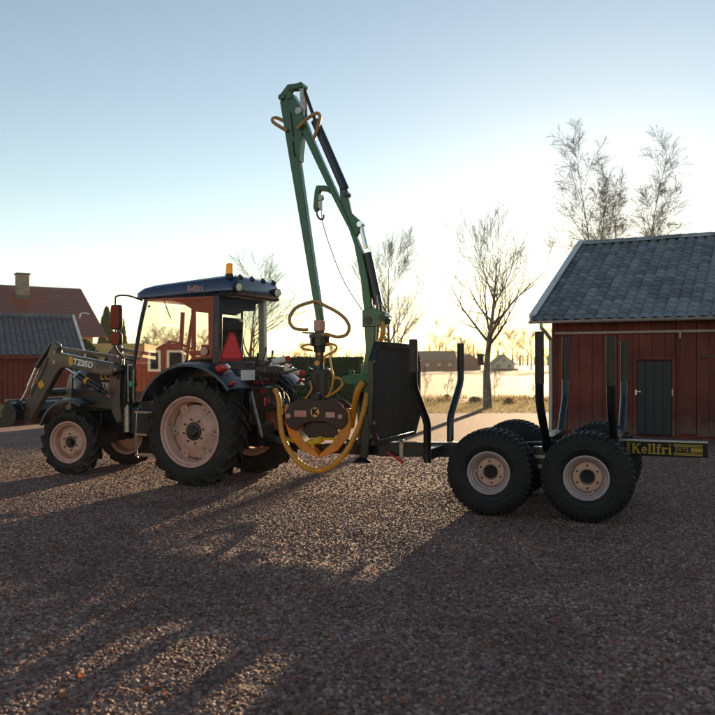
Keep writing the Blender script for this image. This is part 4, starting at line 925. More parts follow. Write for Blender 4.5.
# rear sign lettering on the near face of the rear beam
ys_ = .0525
def quadbar(x0, x1, z0, z1, m='letter_yel', dy=0): 
    mb = MB(); mb.box(((x0+x1)/2, ys_+dy, (z0+z1)/2), (abs(x1-x0), .003, abs(z1-z0))); return mb
mb = MB(); mb.box((-1.165, ys_-.0015, .685), (.90, .002, .148)); mb.obj('sign_panel', 'letter_blk', rb)
for i, z in enumerate((.625, .645, .668, .692, .716, .738)): quadbar(-.825, -.855, z-.007, z+.007).obj('sign_stripe', 'letter_yel', rb)
for i, z in enumerate((.738, .722)): quadbar(-1.29, -1.57, z-.0045, z+.0045).obj('sign_stripe', 'letter_yel', rb)
for i, z in enumerate((.648, .632)): quadbar(-1.29, -1.57, z-.0045, z+.0045).obj('sign_stripe', 'letter_yel', rb)
quadbar(-1.455, -1.57, .664, .707).obj('sign_stripe', 'letter_yel', rb)
L, tw_ = slab('Kellfri', 0, 0, .105, .072)
k_ = .40/tw_; mb = MB()
for i, p in enumerate(L): mb.prism([(-.875-a*k_, .632+b) for a, b in p], ys_+.0005, ys_+.002+i*.00002, 'xz')
mb.obj('lettering', 'letter_yel', rb, smooth=0)
text_obj('SV75', .062, 'letter_yel', rb, face_mtx((-1.37, ys_+.001, .685), (-1, 0, 0), (0, 0, 1)), .0008, 1.0)
# bunks and stakes
for bx0, zb in ((1.26, .575), (-.055, .76), (-.735, .78)):
    mb = MB(); mb.beam((bx0, -.50, zb), (bx0, .50, zb), .11, .12); mb.obj('bunk', 'trailer', tl, bevel=.008)
    for sy in (1, -1):
        zz = .50 if bx0 > 1 else .68
        zt = {1.26: 1.82, -.055: 1.885, -.735: 1.83}[bx0]
        path = [(bx0, sy*.48, zz-.02), (bx0, sy*.48, zz+.40), (bx0, sy*.53, zz+.47), (bx0, sy*.92, zz+.80), (bx0, sy*.98, zz+.88), (bx0, sy*.98, zt)] if bx0 > 1 else \
               [(bx0, sy*.48, zz-.02), (bx0, sy*.50, zz+.04), (bx0, sy*.56, zz+.12), (bx0, sy*.90, zz+.44), (bx0, sy*.97, zz+.54), (bx0, sy*.98, zt)]
        P = [Vector(p) for p in path]
        mb = MB(); mb.tube(P, .043, 14); st = mb.obj('stake', 'trailer', tl, smooth=50)
        mb = MB(); mb.tube([P[4]+(P[5]-P[4])*.25, P[5]+Vector((0, 0, .012))], .046, 14); mb.tube([P[5]+Vector((0, 0, .01)), P[5]+Vector((0, 0, .02))], [.0465, .04], 14); mb.obj('stake_sleeve', 'rust', st, smooth=50)  # brown reflection on the upper stakes is put into the colour
# headboard: octagonal frame with vertical bars
gx = 1.79; hw = .84
oct_ = [(-hw, .92), (-hw, 1.60), (-hw+.17, 1.80), (hw-.17, 1.80), (hw, 1.60), (hw, .92), (hw-.20, .70), (-hw+.20, .70)]
mb = MB()
for i in range(8):
    a, b = oct_[i], oct_[(i+1) % 8]; d = Vector((b[0]-a[0], b[1]-a[1])).normalized()*.02
    mb.beam((gx, a[0]-d.x, a[1]-d.y), (gx, b[0]+d.x, b[1]+d.y), .06, .06, (1, 0, 0))
hb = mb.obj('headboard', 'trailer', tl, bevel=.006)
def octz(y):
    t = max(0, abs(y)-(hw-.17)); b = max(0, abs(y)-(hw-.20)); return .70+b*1.1, 1.80-t*1.18
nb = 21
for i in range(nb):
    y = -hw+.06+(2*hw-.12)*i/(nb-1); z0, z1 = octz(y); mb = MB(); wd = .022 if i % 6 else .035
    mb.box((0, 0, 0), (.022, wd, z1-z0-.03)); mb.obj('bar', 'plastic', hb, loc=(gx, y, (z0+z1)/2))
for z in (1.60, .93):
    mb = MB(); mb.cyl((gx-.03, hw-.0, z), (gx-.045, hw, z), .016, 8); mb.obj('bolt', 'chrome', hb)
# support leg folded up
mb = MB(); mb.beam((2.06, .16, .98), (2.14, .17, .46), .10, .10); leg = mb.obj('support_leg', 'trailer', tl, bevel=.01)
mb = MB(); mb.beam((2.14, .17, .50), (2.16, .17, .43), .075, .075); mb.lathe([(.001, .03), (.06, .03), (.11, .01), (.115, -.004), (.001, -.004)], 18); 
foot = MB(); foot.lathe([(.001, .05), (.05, .05), (.10, .018), (.125, .01), (.125, -.004), (.001, -.004)], 20); foot.xform(Matrix.Translation((2.17, .17, .41)) @ Matrix.Rotation(rad(90), 4, 'X')); foot.obj('foot_plate', 'trailer', leg)
mb = MB(); mb.beam((2.13, .17, .55), (2.15, .17, .44), .075, .075, (0, 1, 0)); mb.obj('inner_leg', 'trailer', leg)
mb = MB(); mb.cyl((1.86, .12, .53), (1.68, .15, .44), .013, 10); mb.cyl((1.74, .14, .47), (1.65, .155, .425), .018, 10); mb.obj('red_spring_handle', 'red', tl)

# ------------------------------------------------------------------ crane standing on the trailer drawbar
cr = thing('green_log_crane', 'tall green folding log crane standing on the trailer drawbar', 'crane', (2.125, 8.89, 0), RA)
def seg(mb, pts, w_, hs):
    """boom box section following points in the crane plane"""
    for i in range(len(pts)-1):
        a, b = pts[i], pts[i+1]; mb.beam((a[0], 0, a[1]), (b[0], 0, b[1]), w_, hs[i], (0, 1, 0) if False else (0, 0, 1) if abs(b[0]-a[0]) > 1e-3 else (1, 0, 0), h2=hs[i+1])
def strip(poly, w_): mb = MB(); mb.prism(poly, -w_/2, w_/2, 'xz'); return mb
strip([(2.26, .60), (2.28, 1.25), (2.24, 1.42), (2.20, 1.50), (2.16, 1.74), (2.185, 2.14), (2.02, 2.14), (2.05, 1.80), (2.09, 1.55), (2.06, 1.30), (2.04, .60)], .15).obj('column', 'green', cr, bevel=.015)
mb = MB(); mb.prism([(2.44, 1.35), (2.46, 1.41), (2.38, 1.445), (2.08, 1.45), (2.06, 1.33), (2.36, 1.32)], -.10, .12, 'xz'); mb.cyl((2.36, .02, 1.43), (2.36, .02, 1.50), .035, 10); mb.box((2.16, 0, 1.28), (.26, .24, .10)); cb = mb.obj('slewing_base', 'green', cr, bevel=.015)
mb = MB(); mb.cyl((2.15, 0, .62), (2.15, 0, 1.25), .115, 18); mb.box((2.15, 0, .64), (.44, .36, .06)); mb.obj('pedestal', 'black', cr, bevel=.006)
def thin(poly, k, d):
    """draw the two long sides of a boom outline together by d on each side (the far side runs back from index k)"""
    n = len(poly); out = []
    for i, p in enumerate(poly):
        a, b = Vector(poly[i-1]), Vector(poly[(i+1) % n]); t = (b-a).normalized(); nn = Vector((-t.y, t.x)); c = Vector(p)
        m = sum((Vector(q) for q in poly), Vector((0, 0)))/n
        out.append(tuple(c+nn*d) if ar(poly) > 0 else tuple(c-nn*d))
    return out
def ar(p): return sum(p[i-1][0]*p[i][1]-p[i][0]*p[i-1][1] for i in range(len(p)))
mainb = [(2.185, 2.06), (2.25, 2.62), (2.335, 3.03), (2.40, 3.21), (2.64, 3.66), (2.86, 4.10), (3.04, 4.47), (3.10, 4.66), (3.02, 4.72), (2.94, 4.56), (2.90, 4.45), (2.74, 4.10), (2.555, 3.71), (2.34, 3.25), (2.20, 2.93), (2.13, 2.62), (2.05, 2.06)]
mbm = strip(thin(mainb, 8, .014), .10).obj('main_boom', 'green', cr, bevel=.010)
strip([(2.20, 2.02), (2.20, 2.22), (2.10, 2.26), (1.92, 2.20), (1.88, 2.12), (1.90, 2.05), (2.02, 2.02)], .165).obj('boom_knuckle', 'green', cr, bevel=.012)
mb = MB(); mb.cyl((1.93, -.11, 2.13), (1.93, .11, 2.13), .045, 12); mb.cyl((2.12, -.10, 2.10), (2.12, .10, 2.10), .05, 12); mb.obj('pivot_pin', 'black', cr)
strip([(2.52, 3.72), (2.44, 3.72), (2.37, 3.42), (2.235, 3.30), (2.24, 3.22), (2.30, 3.12), (2.50, 3.50)], .06).obj('boom_bracket', 'green', cr, bevel=.006)
# grey reinforcing plates along the sunny edge of the booms
outer = [(3.345, 4.88), (3.23, 4.24), (3.04, 3.22), (2.90, 2.45), (2.835, 2.08), (2.735, 2.08), (2.78, 2.42), (2.91, 3.22), (3.06, 4.20), (3.14, 4.70), (3.19, 4.92), (3.29, 4.95)]
strip(thin(outer, 5, .014), .10).obj('outer_boom', 'green', cr, bevel=.010)
strip([(3.20, 4.80), (3.19, 5.0), (3.14, 4.95), (3.03, 4.76), (3.0, 4.66), (3.02, 4.40), (3.05, 4.10), (3.12, 4.22)], .135).obj('boom_cheek', 'green', cr, bevel=.006)
# slots in the reinforcing cheeks
mb = MB()
for (a, b) in (((3.165, 4.72), (3.125, 4.42)), ((3.13, 4.36), (3.11, 4.16))): mb.beam((a[0], .0695, a[1]), (b[0], .0695, b[1]), .003, .018)
mb.obj('slot', 'letter_blk', cr)
# link at the top
mb = MB()
for y_ in (-.055, .055): mb.beam((3.305, y_, 4.93), (3.19, y_, 5.055), .02, .07); mb.beam((3.19, y_, 5.05), (3.03, y_, 5.05), .02, .06)
mb.cyl((3.30, -.08, 4.93), (3.30, .08, 4.93), .04, 12); mb.cyl((3.18, -.085, 4.93), (3.18, .085, 4.93), .042, 12); mb.cyl((3.03, -.08, 5.05), (3.03, .08, 5.05), .035, 12); mb.cyl((3.19, -.07, 5.05), (3.19, .07, 5.05), .03, 12)
mb.obj('boom_link', 'green', cr, bevel=.004)
mb = MB()
for y_ in (-.04, .04): mb.beam((3.03, y_, 5.05), (3.01, y_, 4.66), .015, .05)
mb.cyl((3.055, -.085, 4.73), (3.055, .085, 4.73), .045, 12); mb.obj('link_strut', 'steel', cr)
mb = MB(); mb.cyl((3.02, 0, 5.03), (2.84, 0, 4.55), .022, 10); mb.obj('cylinder_rod', 'rust', cr)
mb = MB(); mb.cyl((2.86, 0, 4.60), (2.46, 0, 3.72), .055, 16); mb.cyl((2.48, 0, 3.76), (2.43, 0, 3.64), .03, 10); mb.cyl((2.435, -.06, 3.65), (2.435, .06, 3.65), .036, 10); mb.obj('outer_cylinder', 'darkblue', cr)
mb = MB(); mb.cyl((2.255, 0, 3.29), (2.18, 0, 2.98), .028, 10); mb.cyl((2.25, -.05, 3.27), (2.25, .05, 3.27), .035, 10); mb.obj('cylinder_rod', 'chrome', cr)
mb = MB(); mb.cyl((2.175, -.02, 2.92), (2.03, -.02, 2.30), .058, 16); mb.cyl((2.03, -.02, 2.31), (2.0, -.02, 2.16), .035, 10); mb.obj('lift_cylinder', 'black', cr)
mb = MB(); mb.tube(smoothpath([(2.01, .06, 2.34), (1.99, .07, 2.24), (2.02, .07, 2.0), (2.03, .06, 1.8)], 5), .012, 6); mb.tube(smoothpath([(2.02, .03, 2.4), (2.03, .05, 2.2), (2.05, .05, 1.8)], 5), .009, 6); mb.obj('hydraulic_pipe', 'steel', cr)
mb = MB(); mb.tube(smoothpath([(1.95, .06, 2.12), (1.93, .07, 2.0), (1.96, .06, 1.88), (2.02, .05, 1.78)], 5), .03, 8); mb.obj('hydraulic_hose', 'hose', cr)
# winch arm with hook and cable
strip([(2.70, 3.78), (2.60, 3.64), (2.68, 3.70), (2.78, 3.72), (2.80, 3.66), (2.80, 3.50), (2.85, 3.46), (2.875, 3.52), (2.855, 3.72), (2.83, 3.79)], .07).obj('hoist_arm', 'green', cr, bevel=.008)
mb = MB(); mb.cyl((2.79, -.03, 3.64), (2.79, .03, 3.64), .04, 14); mb.beam((2.78, 0, 3.62), (2.78, 0, 3.48), .02, .03, (0, 1, 0)); mb.obj('pulley', 'steel', cr)
mb = MB(); mb.tube(smoothpath([(2.835, 0, 3.46), (2.83, 0, 3.42), (2.80, 0, 3.38), (2.76, 0, 3.37), (2.74, 0, 3.40), (2.75, 0, 3.42)], 5), .012, 8); mb.obj('hook', 'black', cr)
mb = MB(); mb.tube(smoothpath([(2.775, 0, 3.62), (2.76, 0, 3.35), (2.64, 0, 2.98), (2.46, 0, 2.57), (2.23, 0, 2.23)], 6), .0055, 5); mb.obj('cable', 'plastic', cr)
# hoses
mb = MB(); mb.tube(smoothpath([(3.06, .10, 4.50), (2.95, .11, 4.585), (2.83, .12, 4.64), (2.77, .12, 4.65), (2.745, .11, 4.60), (2.79, .09, 4.47), (2.85, .06, 4.36)], 6), .022, 10)
mb.tube(smoothpath([(3.22, .07, 4.50), (3.30, .12, 4.55), (3.38, .13, 4.61), (3.40, .10, 4.66), (3.36, .04, 4.68), (3.22, -.05, 4.60)], 6), .022, 10); mb.obj('hydraulic_hose', 'hose2', cr)
loop = [(2.92, .07, 2.0), (3.0, .10, 2.0), (3.09, .12, 2.02), (3.15, .12, 2.09), (3.14, .12, 2.19), (3.06, .11, 2.28), (2.93, .10, 2.325), (2.80, .10, 2.345), (2.68, .11, 2.29), (2.52, .11, 2.21), (2.41, .10, 2.12), (2.36, .10, 2.02), (2.40, .10, 1.93), (2.52, .10, 1.905), (2.66, .10, 1.94), (2.75, .08, 1.93)]
mb = MB(); mb.tube(smoothpath(loop, 6), .021, 10); mb.obj('hydraulic_hose', 'hose2', cr)
# rotator stack
mb = MB(); mb.cyl((2.80, 0, 1.97), (2.80, 0, 2.12), .045, 12); mb.box((2.80, 0, 2.05), (.10, .14, .14)); mb.obj('boom_tip', 'label', cr, bevel=.012)
mb = MB(); mb.tube([(2.80, 0, z) for z in (1.99, 1.95, 1.945, 1.90, 1.895, 1.80, 1.79, 1.72)], [.06, .06, .13, .13, .10, .10, .075, .07], 18); mb.beam((2.80, .02, 1.955), (3.01, .04, 1.965), .05, .02)
for k in range(6): a = 2*PI*k/6; mb.cyl((2.80+.115*math.cos(a), .115*math.sin(a), 1.80), (2.80+.115*math.cos(a), .115*math.sin(a), 1.92), .016, 6)
mb.obj('rotator', 'black', cr, smooth=30)
mb = MB(); mb.cyl((2.80, 0, 1.74), (2.80, 0, 1.46), .055, 12); mb.box((2.80, 0, 1.48), (.26, .12, .07)); mb.box((2.86, 0, 1.30), (.07, .12, .36)); mb.box((2.74, 0, 1.30), (.07, .12, .36)); mb.cyl((2.92, .0, 1.50), (2.92, .09, 1.50), .03, 8); mb.cyl((2.68, 0, 1.50), (2.68, .09, 1.50), .03, 8); mb.obj('grapple_hanger', 'black', cr, bevel=.006)
mb = MB(); mb.cyl((2.805, .05, 1.585), (2.805, .075, 1.585), .032, 14); mb.cyl((2.78, -.0, 1.70), (2.78, .065, 1.70), .018, 8); mb.obj('swivel_cap', 'letter_or', cr)
mb = MB(); mb.tube(smoothpath([(2.86, .07, 1.74), (2.99, .10, 1.77), (2.97, .06, 1.81), (2.80, .02, 1.825), (2.62, .02, 1.82), (2.54, .06, 1.78), (2.57, .10, 1.72), (2.68, .10, 1.67), (2.69, .09, 1.60)], 6), .014, 8)
mb.tube(smoothpath([(2.63, .08, 1.66), (2.60, .09, 1.52), (2.57, .10, 1.40), (2.60, .10, 1.26), (2.66, .07, 1.18)], 5), .014, 8)
mb.tube(smoothpath([(2.58, .07, 1.40), (2.50, .07, 1.40), (2.46, .08, 1.33), (2.54, .09, 1.24), (2.68, .07, 1.17)], 5), .015, 8)
mb.tube(smoothpath([(2.90, .07, 1.36), (2.86, .10, 1.28), (2.90, .10, 1.20), (2.96, .07, 1.15)], 5), .013, 8); mb.obj('hydraulic_hose', 'hose', cr)
# grapple
plate = [(3.21, .97), (3.15, 1.08), (3.05, 1.135), (2.53, 1.14), (2.44, 1.08), (2.38, .98), (2.375, .87), (2.43, .80), (2.50, .775), (2.58, .83), (2.68, .87), (2.87, .865), (2.97, .83), (3.06, .745), (3.15, .775), (3.21, .85)]
mb = MB()
for y_ in (.12, -.12): mb.prism(plate, y_-.014, y_+.014, 'xz')
mb.prism([(2.98, 1.10), (2.6, 1.10), (2.6, 1.0), (2.98, 1.0)], -.105, .105, 'xz'); mb.cyl((2.80, -.10, 1.17), (2.80, .10, 1.17), .05, 12)
gp = mb.obj('grapple', 'grapple', cr, bevel=.010)
clL = [(3.245, 1.06), (3.24, .85), (3.18, .67), (3.04, .52), (2.765, .415), (2.79, .47), (2.94, .58), (3.03, .70), (3.07, .82), (3.13, .86), (3.15, 1.07)]
clR = [(2.36, 1.04), (2.335, .85), (2.38, .68), (2.52, .52), (2.755, .425), (2.74, .485), (2.60, .60), (2.51, .72), (2.47, .84), (2.42, .94), (2.41, 1.04)]
for p, w_ in ((clL, .085), (clR, .05)):
    mb = MB(); mb.prism(p, .10-w_, .10, 'xz') if w_ < .06 else mb.prism(p, -w_, w_, 'xz'); 
    o = mb.obj('claw', 'orange', gp, bevel=.008)
mb = MB(); mb.prism([(2.95, .86), (2.6, .86), (2.52, .74), (2.62, .66), (2.92, .66), (3.02, .74)], -.05, .05, 'xz'); mb.obj('inner_plate', 'grapple', gp, bevel=.01)
for (x_, z_) in ((3.16, .93), (2.46, .94)): mb = MB(); mb.cyl((x_, .13, z_), (x_, .15, z_), .030, 16); mb.cyl((x_, .15, z_), (x_, .158, z_), .015, 8); mb.obj('pivot_bolt', 'label', gp)
for (x0, x1, z0, z1) in ((3.08, 2.92, .925, 1.0), (2.655, 2.535, .925, .99)):
    mb = MB(); mb.box(((x0+x1)/2, .1355, (z0+z1)/2), (abs(x1-x0), .003, z1-z0)); lb = mb.obj('label_plate', 'label', gp)
rnd = random.Random(8); mb = MB()
for r_ in range(4):
    xx = 3.07
    while xx > 2.935:
        wd = rnd.uniform(.006, .018); mb.box((xx-wd/2, .1375, .985-r_*.016), (wd, .0008, .007)); xx -= wd+.006
mb.obj('label_print', 'red', gp)
mb = MB(); mb.cyl((2.80, .134, .985), (2.80, .138, .985), .060, 28); mb.obj('emblem', 'letter_or', gp)
text_obj('K', .10, 'letter_blk', gp, face_mtx((2.80, .139, .985), (-1, 0, 0), (0, 0, 1)), .006, 1.15)

# thick ribbed hose bundle sagging from tractor to crane, and the power shaft
def ribbed(path, r, name, m, label, cat):
    P = smoothpath(path, 14); D = [0]
    for i in range(1, len(P)): D.append(D[-1]+(P[i]-P[i-1]).length)
    Q = []; Rr = []; step = .028; k = 0; d = 0; i = 0
    while d < D[-1]:
        while D[i+1] < d: i += 1
        t = (d-D[i])/(D[i+1]-D[i]); Q.append(P[i].lerp(P[i+1], t)); Rr.append(r*(1.0 if k % 2 else .80)); k += 1; d += step
    mb = MB(); mb.tube(Q, Rr, 12); o = mb.obj(name, m, None, smooth=80); o.location = (2.125, 8.89, 0); o.rotation_euler = (0, 0, RA)
    return tag(o, label, cat)
ribbed([(3.40, .05, 1.25), (3.31, .12, 1.15), (3.27, .16, .95), (3.215, .20, .70), (3.10, .22, .50), (2.94, .23, .35), (2.75, .23, .285), (2.55, .23, .34), (2.40, .22, .47), (2.28, .20, .65), (2.19, .17, .86), (2.13, .15, 1.10), (2.12, .12, 1.24)], .038, 'ribbed_hose', 'hose', 'thick yellow ribbed hose sagging in a loop under the grapple', 'hose')
mb = MB(); mb.tube(smoothpath([(2.16, .14, 1.36), (2.22, .16, 1.26), (2.28, .10, 1.12), (2.34, .0, .98), (2.4, -.06, .8)], 5), .04, 10); mb.obj('hose_sleeve', 'hose', cr)
ps = MB(); ps.cyl((2.72, .08, .655), (2.95, .02, .585), .036, 14); ps.cyl((2.74, .075, .649), (2.80, .06, .63), .046, 14); ps.cyl((2.86, .045, .612), (2.92, .03, .594), .043, 14); ps.cyl((2.95, .02, .585), (3.38, -.22, .60), .030, 12); ps.cyl((2.72, .08, .655), (2.5, .03, .66), .016, 8)
o = ps.obj('power_shaft', 'yellow', None); o.location = (2.125, 8.89, 0); o.rotation_euler = (0, 0, RA); tag(o, 'yellow guarded power shaft behind the orange grapple claws', 'shaft')

# ------------------------------------------------------------------ bare trees
def bare_tree(name, label, loc, h, seed, spread=.35, lean=0, trunk_r=.12, levels=4, nbr=(12, 9, 7, 5), up=.5, first=.25, bark='bark', group=None, cat='tree', ang=(35, 55), lenf=.5, droop=0.0, minr=.004, ang2=(16, 40)):
    rn = random.Random(seed); root = thing(name, label, cat, loc, 0 if lean > .1 else rn.uniform(0, 6.28), group)
    tk, cr_ = MB(), MB()
    def branch(mb, p, d, L, r, lv):
        n = (9, 6, 5, 4, 3)[min(lv, 4)]; pts = [p.copy()]; rs = [r]; dd = d.copy()
        for i in range(n):
            wob = (.035, .09, .10, .10, .10)[min(lv, 4)]
            dd = dd+Vector((rn.gauss(0, wob), rn.gauss(0, wob), rn.gauss(0, wob*.7)))
            if lv > 0: dd.z += up*(.16 if lv < 3 else .10)-droop*(.30 if lv > 1 else 0)
            dd.normalize(); pts.append(pts[-1]+dd*(L/n)); rs.append(max(minr, r*(1-.93*(i+1)/n)**1.25))
        mb.tube(pts, rs, (9, 6, 4, 3, 3)[min(lv, 4)], cap=False)
        if lv >= levels: return
        k = nbr[min(lv, len(nbr)-1)]; f0 = first if lv == 0 else .18
        for j in range(k):
            t = f0+(1-f0)*(j+rn.random()*.9)/k; t = min(t, .985); x = t*n; i = min(int(x), n-1); q = pts[i].lerp(pts[i+1], x-i); rr = rs[i]+(rs[i+1]-rs[i])*(x-i)
            ax = (pts[i+1]-pts[i]).normalized(); az = rn.uniform(0, 2*PI)+j*2.4; s1 = ax.orthogonal().normalized(); s2 = ax.cross(s1)
            a = rad(rn.uniform(*(ang if lv == 0 else ang2))); nd = ax*math.cos(a)+(s1*math.cos(az)+s2*math.sin(az))*math.sin(a)
            base = L*(lenf if lv == 0 else .60)*(1.15-.75*t if lv == 0 else 1.05-.5*t)*rn.uniform(.7, 1.25)*(1+spread if lv == 0 else 1)
            branch(cr_, q, nd, base, max(minr, min(rr*.62, r*(.42 if lv == 0 else .5))), lv+1)
    d0 = Vector((math.sin(lean), 0, math.cos(lean)))
    branch(tk, Vector((0, 0, -.05)), d0, h, trunk_r, 0)
    tk.obj('trunk', bark, root, smooth=60, fix=False); cr_.obj('crown', 'twig', root, smooth=60, fix=False)
    return root
bare_tree('birch_tree', 'bare birch with many upswept branches and a nest box on the lawn', (4.50, 27.6, 0), 5.3, 5, .45, 0, .17, 3, (19, 10, 8), .72, .36, ang=(32, 56), lenf=.44, minr=.0036, ang2=(20, 50))
bare_tree('bare_tree', 'bare tree with fine spreading twigs behind the crane boom', (1.75, 44, 0), 7.2, 8, .45, 0, .15, 3, (22, 12, 9), .45, .18, ang=(28, 50), lenf=.36, minr=.005, bark='bark2')
bare_tree('bare_tree', 'bare tree seen through and above the rear of the tractor cab', (-4.5, 33, 0), 5.0, 12, .5, 0, .11, 3, (17, 10, 8), .3, .25, ang=(36, 62), lenf=.42, minr=.0042, bark='bark2')
for i, (x, y, h, sd, ln, nm) in enumerate(((10.45, 35, 11.8, 31, -.01, 'tallest bare birch rising behind the left end of the barn roof'), (11.75, 35.5, 9.6, 32, .01, 'shorter bare birch between two taller ones behind the barn roof'),
        (12.35, 35, 11.0, 33, .0, 'slim tall bare birch behind the middle of the barn roof'), (12.9, 36, 9.4, 34, .16, 'leaning bare birch at the right behind the barn roof'), (10.9, 36.2, 10.4, 36, .02, 'thin bare birch stem beside the tallest birch behind the barn'))):
    bare_tree('birch_tree', nm, (x, y, 0), h*.97, sd, .0, ln, .085, 3, (32, 10, 8), .35, .22, group='birches behind the barn', ang=(22, 48), lenf=.25, droop=.22, minr=.0042, ang2=(20, 55))
# nest box on the big birch
mb = MB(); mb.box((0, 0, 0), (.20, .20, .34)); nb_ = mb.obj('nest_box', 'bark2', None, bevel=.008, loc=(4.22, 27.45, 1.66)); tag(nb_, 'small dark wooden nest box fixed to the birch trunk', 'nest box')
mb = MB(); mb.box((0, -.02, .185), (.26, .28, .03), Matrix.Rotation(rad(12), 3, 'X')); mb.obj('lid', 'farroof', nb_)
mb = MB(); mb.cyl((0, -.10, .04), (0, -.105, .04), .02, 10); mb.obj('hole', 'letter_blk', nb_)
# far trees along the field edge
rn = random.Random(4)
for i, (px, dd, hh) in enumerate(((437, 168, 9.0), (462, 172, 6.5), (497, 170, 8.6), (512, 166, 7.8), (531, 162, 7.4), (549, 158, 8.0), (560, 164, 7.0), (330, 175, 5.2), (302, 180, 5.0), (148, 130, 5.2), (163, 135, 6.4), (181, 128, 5.6), (205, 132, 5.8))):
    nm = ['round hazy tree behind the left end of the far barn', 'small hazy tree between the far barn and far house', 'broad hazy tree behind the far gabled house', 'second hazy tree right of the far gabled house', 'third hazy tree right of the far gabled house', 'hazy tree beside the barn corner at the field edge', 'hazy tree hidden mostly by the barn downpipe', 'small hazy tree on the horizon right of the rotator', 'small hazy tree on the horizon left of the rotator', 'hazy tree seen through the cab door beside the front pillar', 'tallest hazy tree seen through the cab door glass', 'hazy tree seen through the cab behind the dashboard', 'hazy tree seen through the cab behind the seat'][i]
    bare_tree('far_tree', nm, ((px-357.5)/800*dd, dd, 0), hh, 60+i, .5, 0, .16, 3, (15, 9, 7), .2, .2, group='far trees along the field edge', ang=(35, 65), lenf=.42, minr=.013, bark='bark2')
# distant wood along the horizon (one mass)
mb = MB(); rn = random.Random(77)
for i in range(520):
    x = rn.uniform(-260, 260); y = rn.uniform(330, 430); h = rn.uniform(5, 11)*(1+.35*math.sin(x*.05)); p = Vector((x, y, 0))
    mb.tube([p, p+Vector((rn.gauss(0, .3), 0, h*.7))], [.3, .1], 3, cap=False)
    for k in range(26):
        a = rn.uniform(0, 6.28); q = p+Vector((0, 0, h*rn.uniform(.2, .7))); e = q+Vector((math.cos(a)*h*.3*rn.random(), math.sin(a)*h*.3, h*rn.uniform(.12, .38)))
        mb.tube([q, e], [.07, .02], 3, cap=False)
tag(mb.obj('distant_wood', 'twig', None, smooth=0, fix=False), 'hazy line of bare trees on the far horizon', 'wood', kind='stuff')

# ------------------------------------------------------------------ far buildings over the field
def far_building(name, label, x, y, wd, dp_, ze, zr, wall, ridge_x=True, rz=0):
    b = thing(name, label, 'house' if 'house' in name else 'barn', (x, y, 0), rad(rz))
    mb = MB()
    if ridge_x: mb.prism([(0, 0), (dp_, 0), (dp_, ze), (dp_/2, zr-.12), (0, ze)], -wd/2, wd/2, 'yz')
    else: mb.prism([(-wd/2, 0), (wd/2, 0), (wd/2, ze), (0, zr-.12), (-wd/2, ze)], 0, dp_, 'xz')
    mb.obj('wall', wall, b, smooth=0); mb = MB()
    if ridge_x:
        for s_ in (0, 1):
            f = (lambda q: q) if s_ == 0 else (lambda q: dp_-q)
            mb.prism([(f(-.3), ze-.12), (f(dp_/2), zr), (f(dp_/2), zr-.14), (f(-.3), ze-.25)], -wd/2-.3, wd/2+.3, 'yz')
    else:
        for s_ in (1, -1): mb.prism([(s_*(wd/2+.3), ze-.15), (0, zr+.02), (0, zr-.14), (s_*(wd/2+.3), ze-.28)], -.3, dp_+.3, 'xz')
    mb.obj('roof', 'farroof', b, smooth=0); return b
fb = far_building('far_barn', 'long low red barn with grey roof at the far edge of the field', (438-357.5)/800*150, 150, 6.4, 5, 2.1, 3.7, 'farwood')
for x_ in (-2.0, .2, 2.2):
    mb = MB(); mb.box((x_, -.03, 1.1), (.6, .05, .5)); mb.obj('window', 'farwhite', fb)
far_building('far_barn', 'small red outbuilding half hidden by a trailer stake over the field', (469-357.5)/800*155, 155, 4.6, 5, 1.7, 3.2, 'farwood', False)
fh = far_building('far_house', 'small pale gabled house with grey roof behind the birch trunk', (504-357.5)/800*150, 150, 3.9, 5, 1.4, 3.0, 'farwhite', False, 0)
for x_, z_ in ((-1.0, .85), (1.0, .85), (0, 1.95)): mb = MB(); mb.box((x_, -.03, z_), (.55, .05, .6)); mb.obj('window', 'darkpane', fh)
mb = MB(); mb.box((0, -1.0, .2), (4.8, .5, .4)); mb.obj('porch', 'farwood', fh)

# ------------------------------------------------------------------ hedge, thuja, shrubs, weeds
def leaves(mb, p, s, rn):
    n = Vector((rn.gauss(0, 1), rn.gauss(0, 1), rn.gauss(.3, 1))).normalized(); a = n.orthogonal().normalized(); a = (Matrix.Rotation(rn.uniform(0, 6.28), 3, n) @ a); b = n.cross(a)
    mb.add([p-a*s, p-b*s*.45, p+a*s, p+b*s*.45], [(0, 1, 2, 3)])
hg = thing('clipped_hedge', 'long dark green clipped hedge behind tractor and grapple', 'hedge', (-2.3, 27.8, 0))
rn = random.Random(2); mb = MB(); hx0, hx1, hh = -2.7, 2.5, 1.75
for i in range(26000):
    f = rn.random(); x = rn.uniform(hx0, hx1); y = rn.uniform(-.55, .55); z = rn.uniform(.05, hh)
    if f < .4: y = -.55+abs(rn.gauss(0, .07))
    elif f < .6: y = .55-abs(rn.gauss(0, .07))
    elif f < .82: z = hh-abs(rn.gauss(0, .06))
    z += .05*noise.noise(Vector((x*1.3, y, 0)))+.02*noise.noise(Vector((x*4, y*3, 2))) if z > 1 else 0
    y += .07*noise.noise(Vector((x*1.5, z*1.5, 5)))
    leaves(mb, Vector((x, y, z)), rn.uniform(.03, .065), rn)
mb.obj('foliage', 'hedge', hg, smooth=0, fix=False)
mb = MB(); mb.box(((hx0+hx1)/2, 0, .84), (hx1-hx0-.16, .82, 1.60)); mb.obj('inner_twigs', 'hedge', hg)
mb = MB()
for i in range(26): x = rn.uniform(hx0+.1, hx1-.1); mb.tube([(x, 0, 0), (x+rn.gauss(0, .1), rn.gauss(0, .1), .8)], [.03, .015], 5)
mb.obj('stem', 'twig', hg, fix=False)
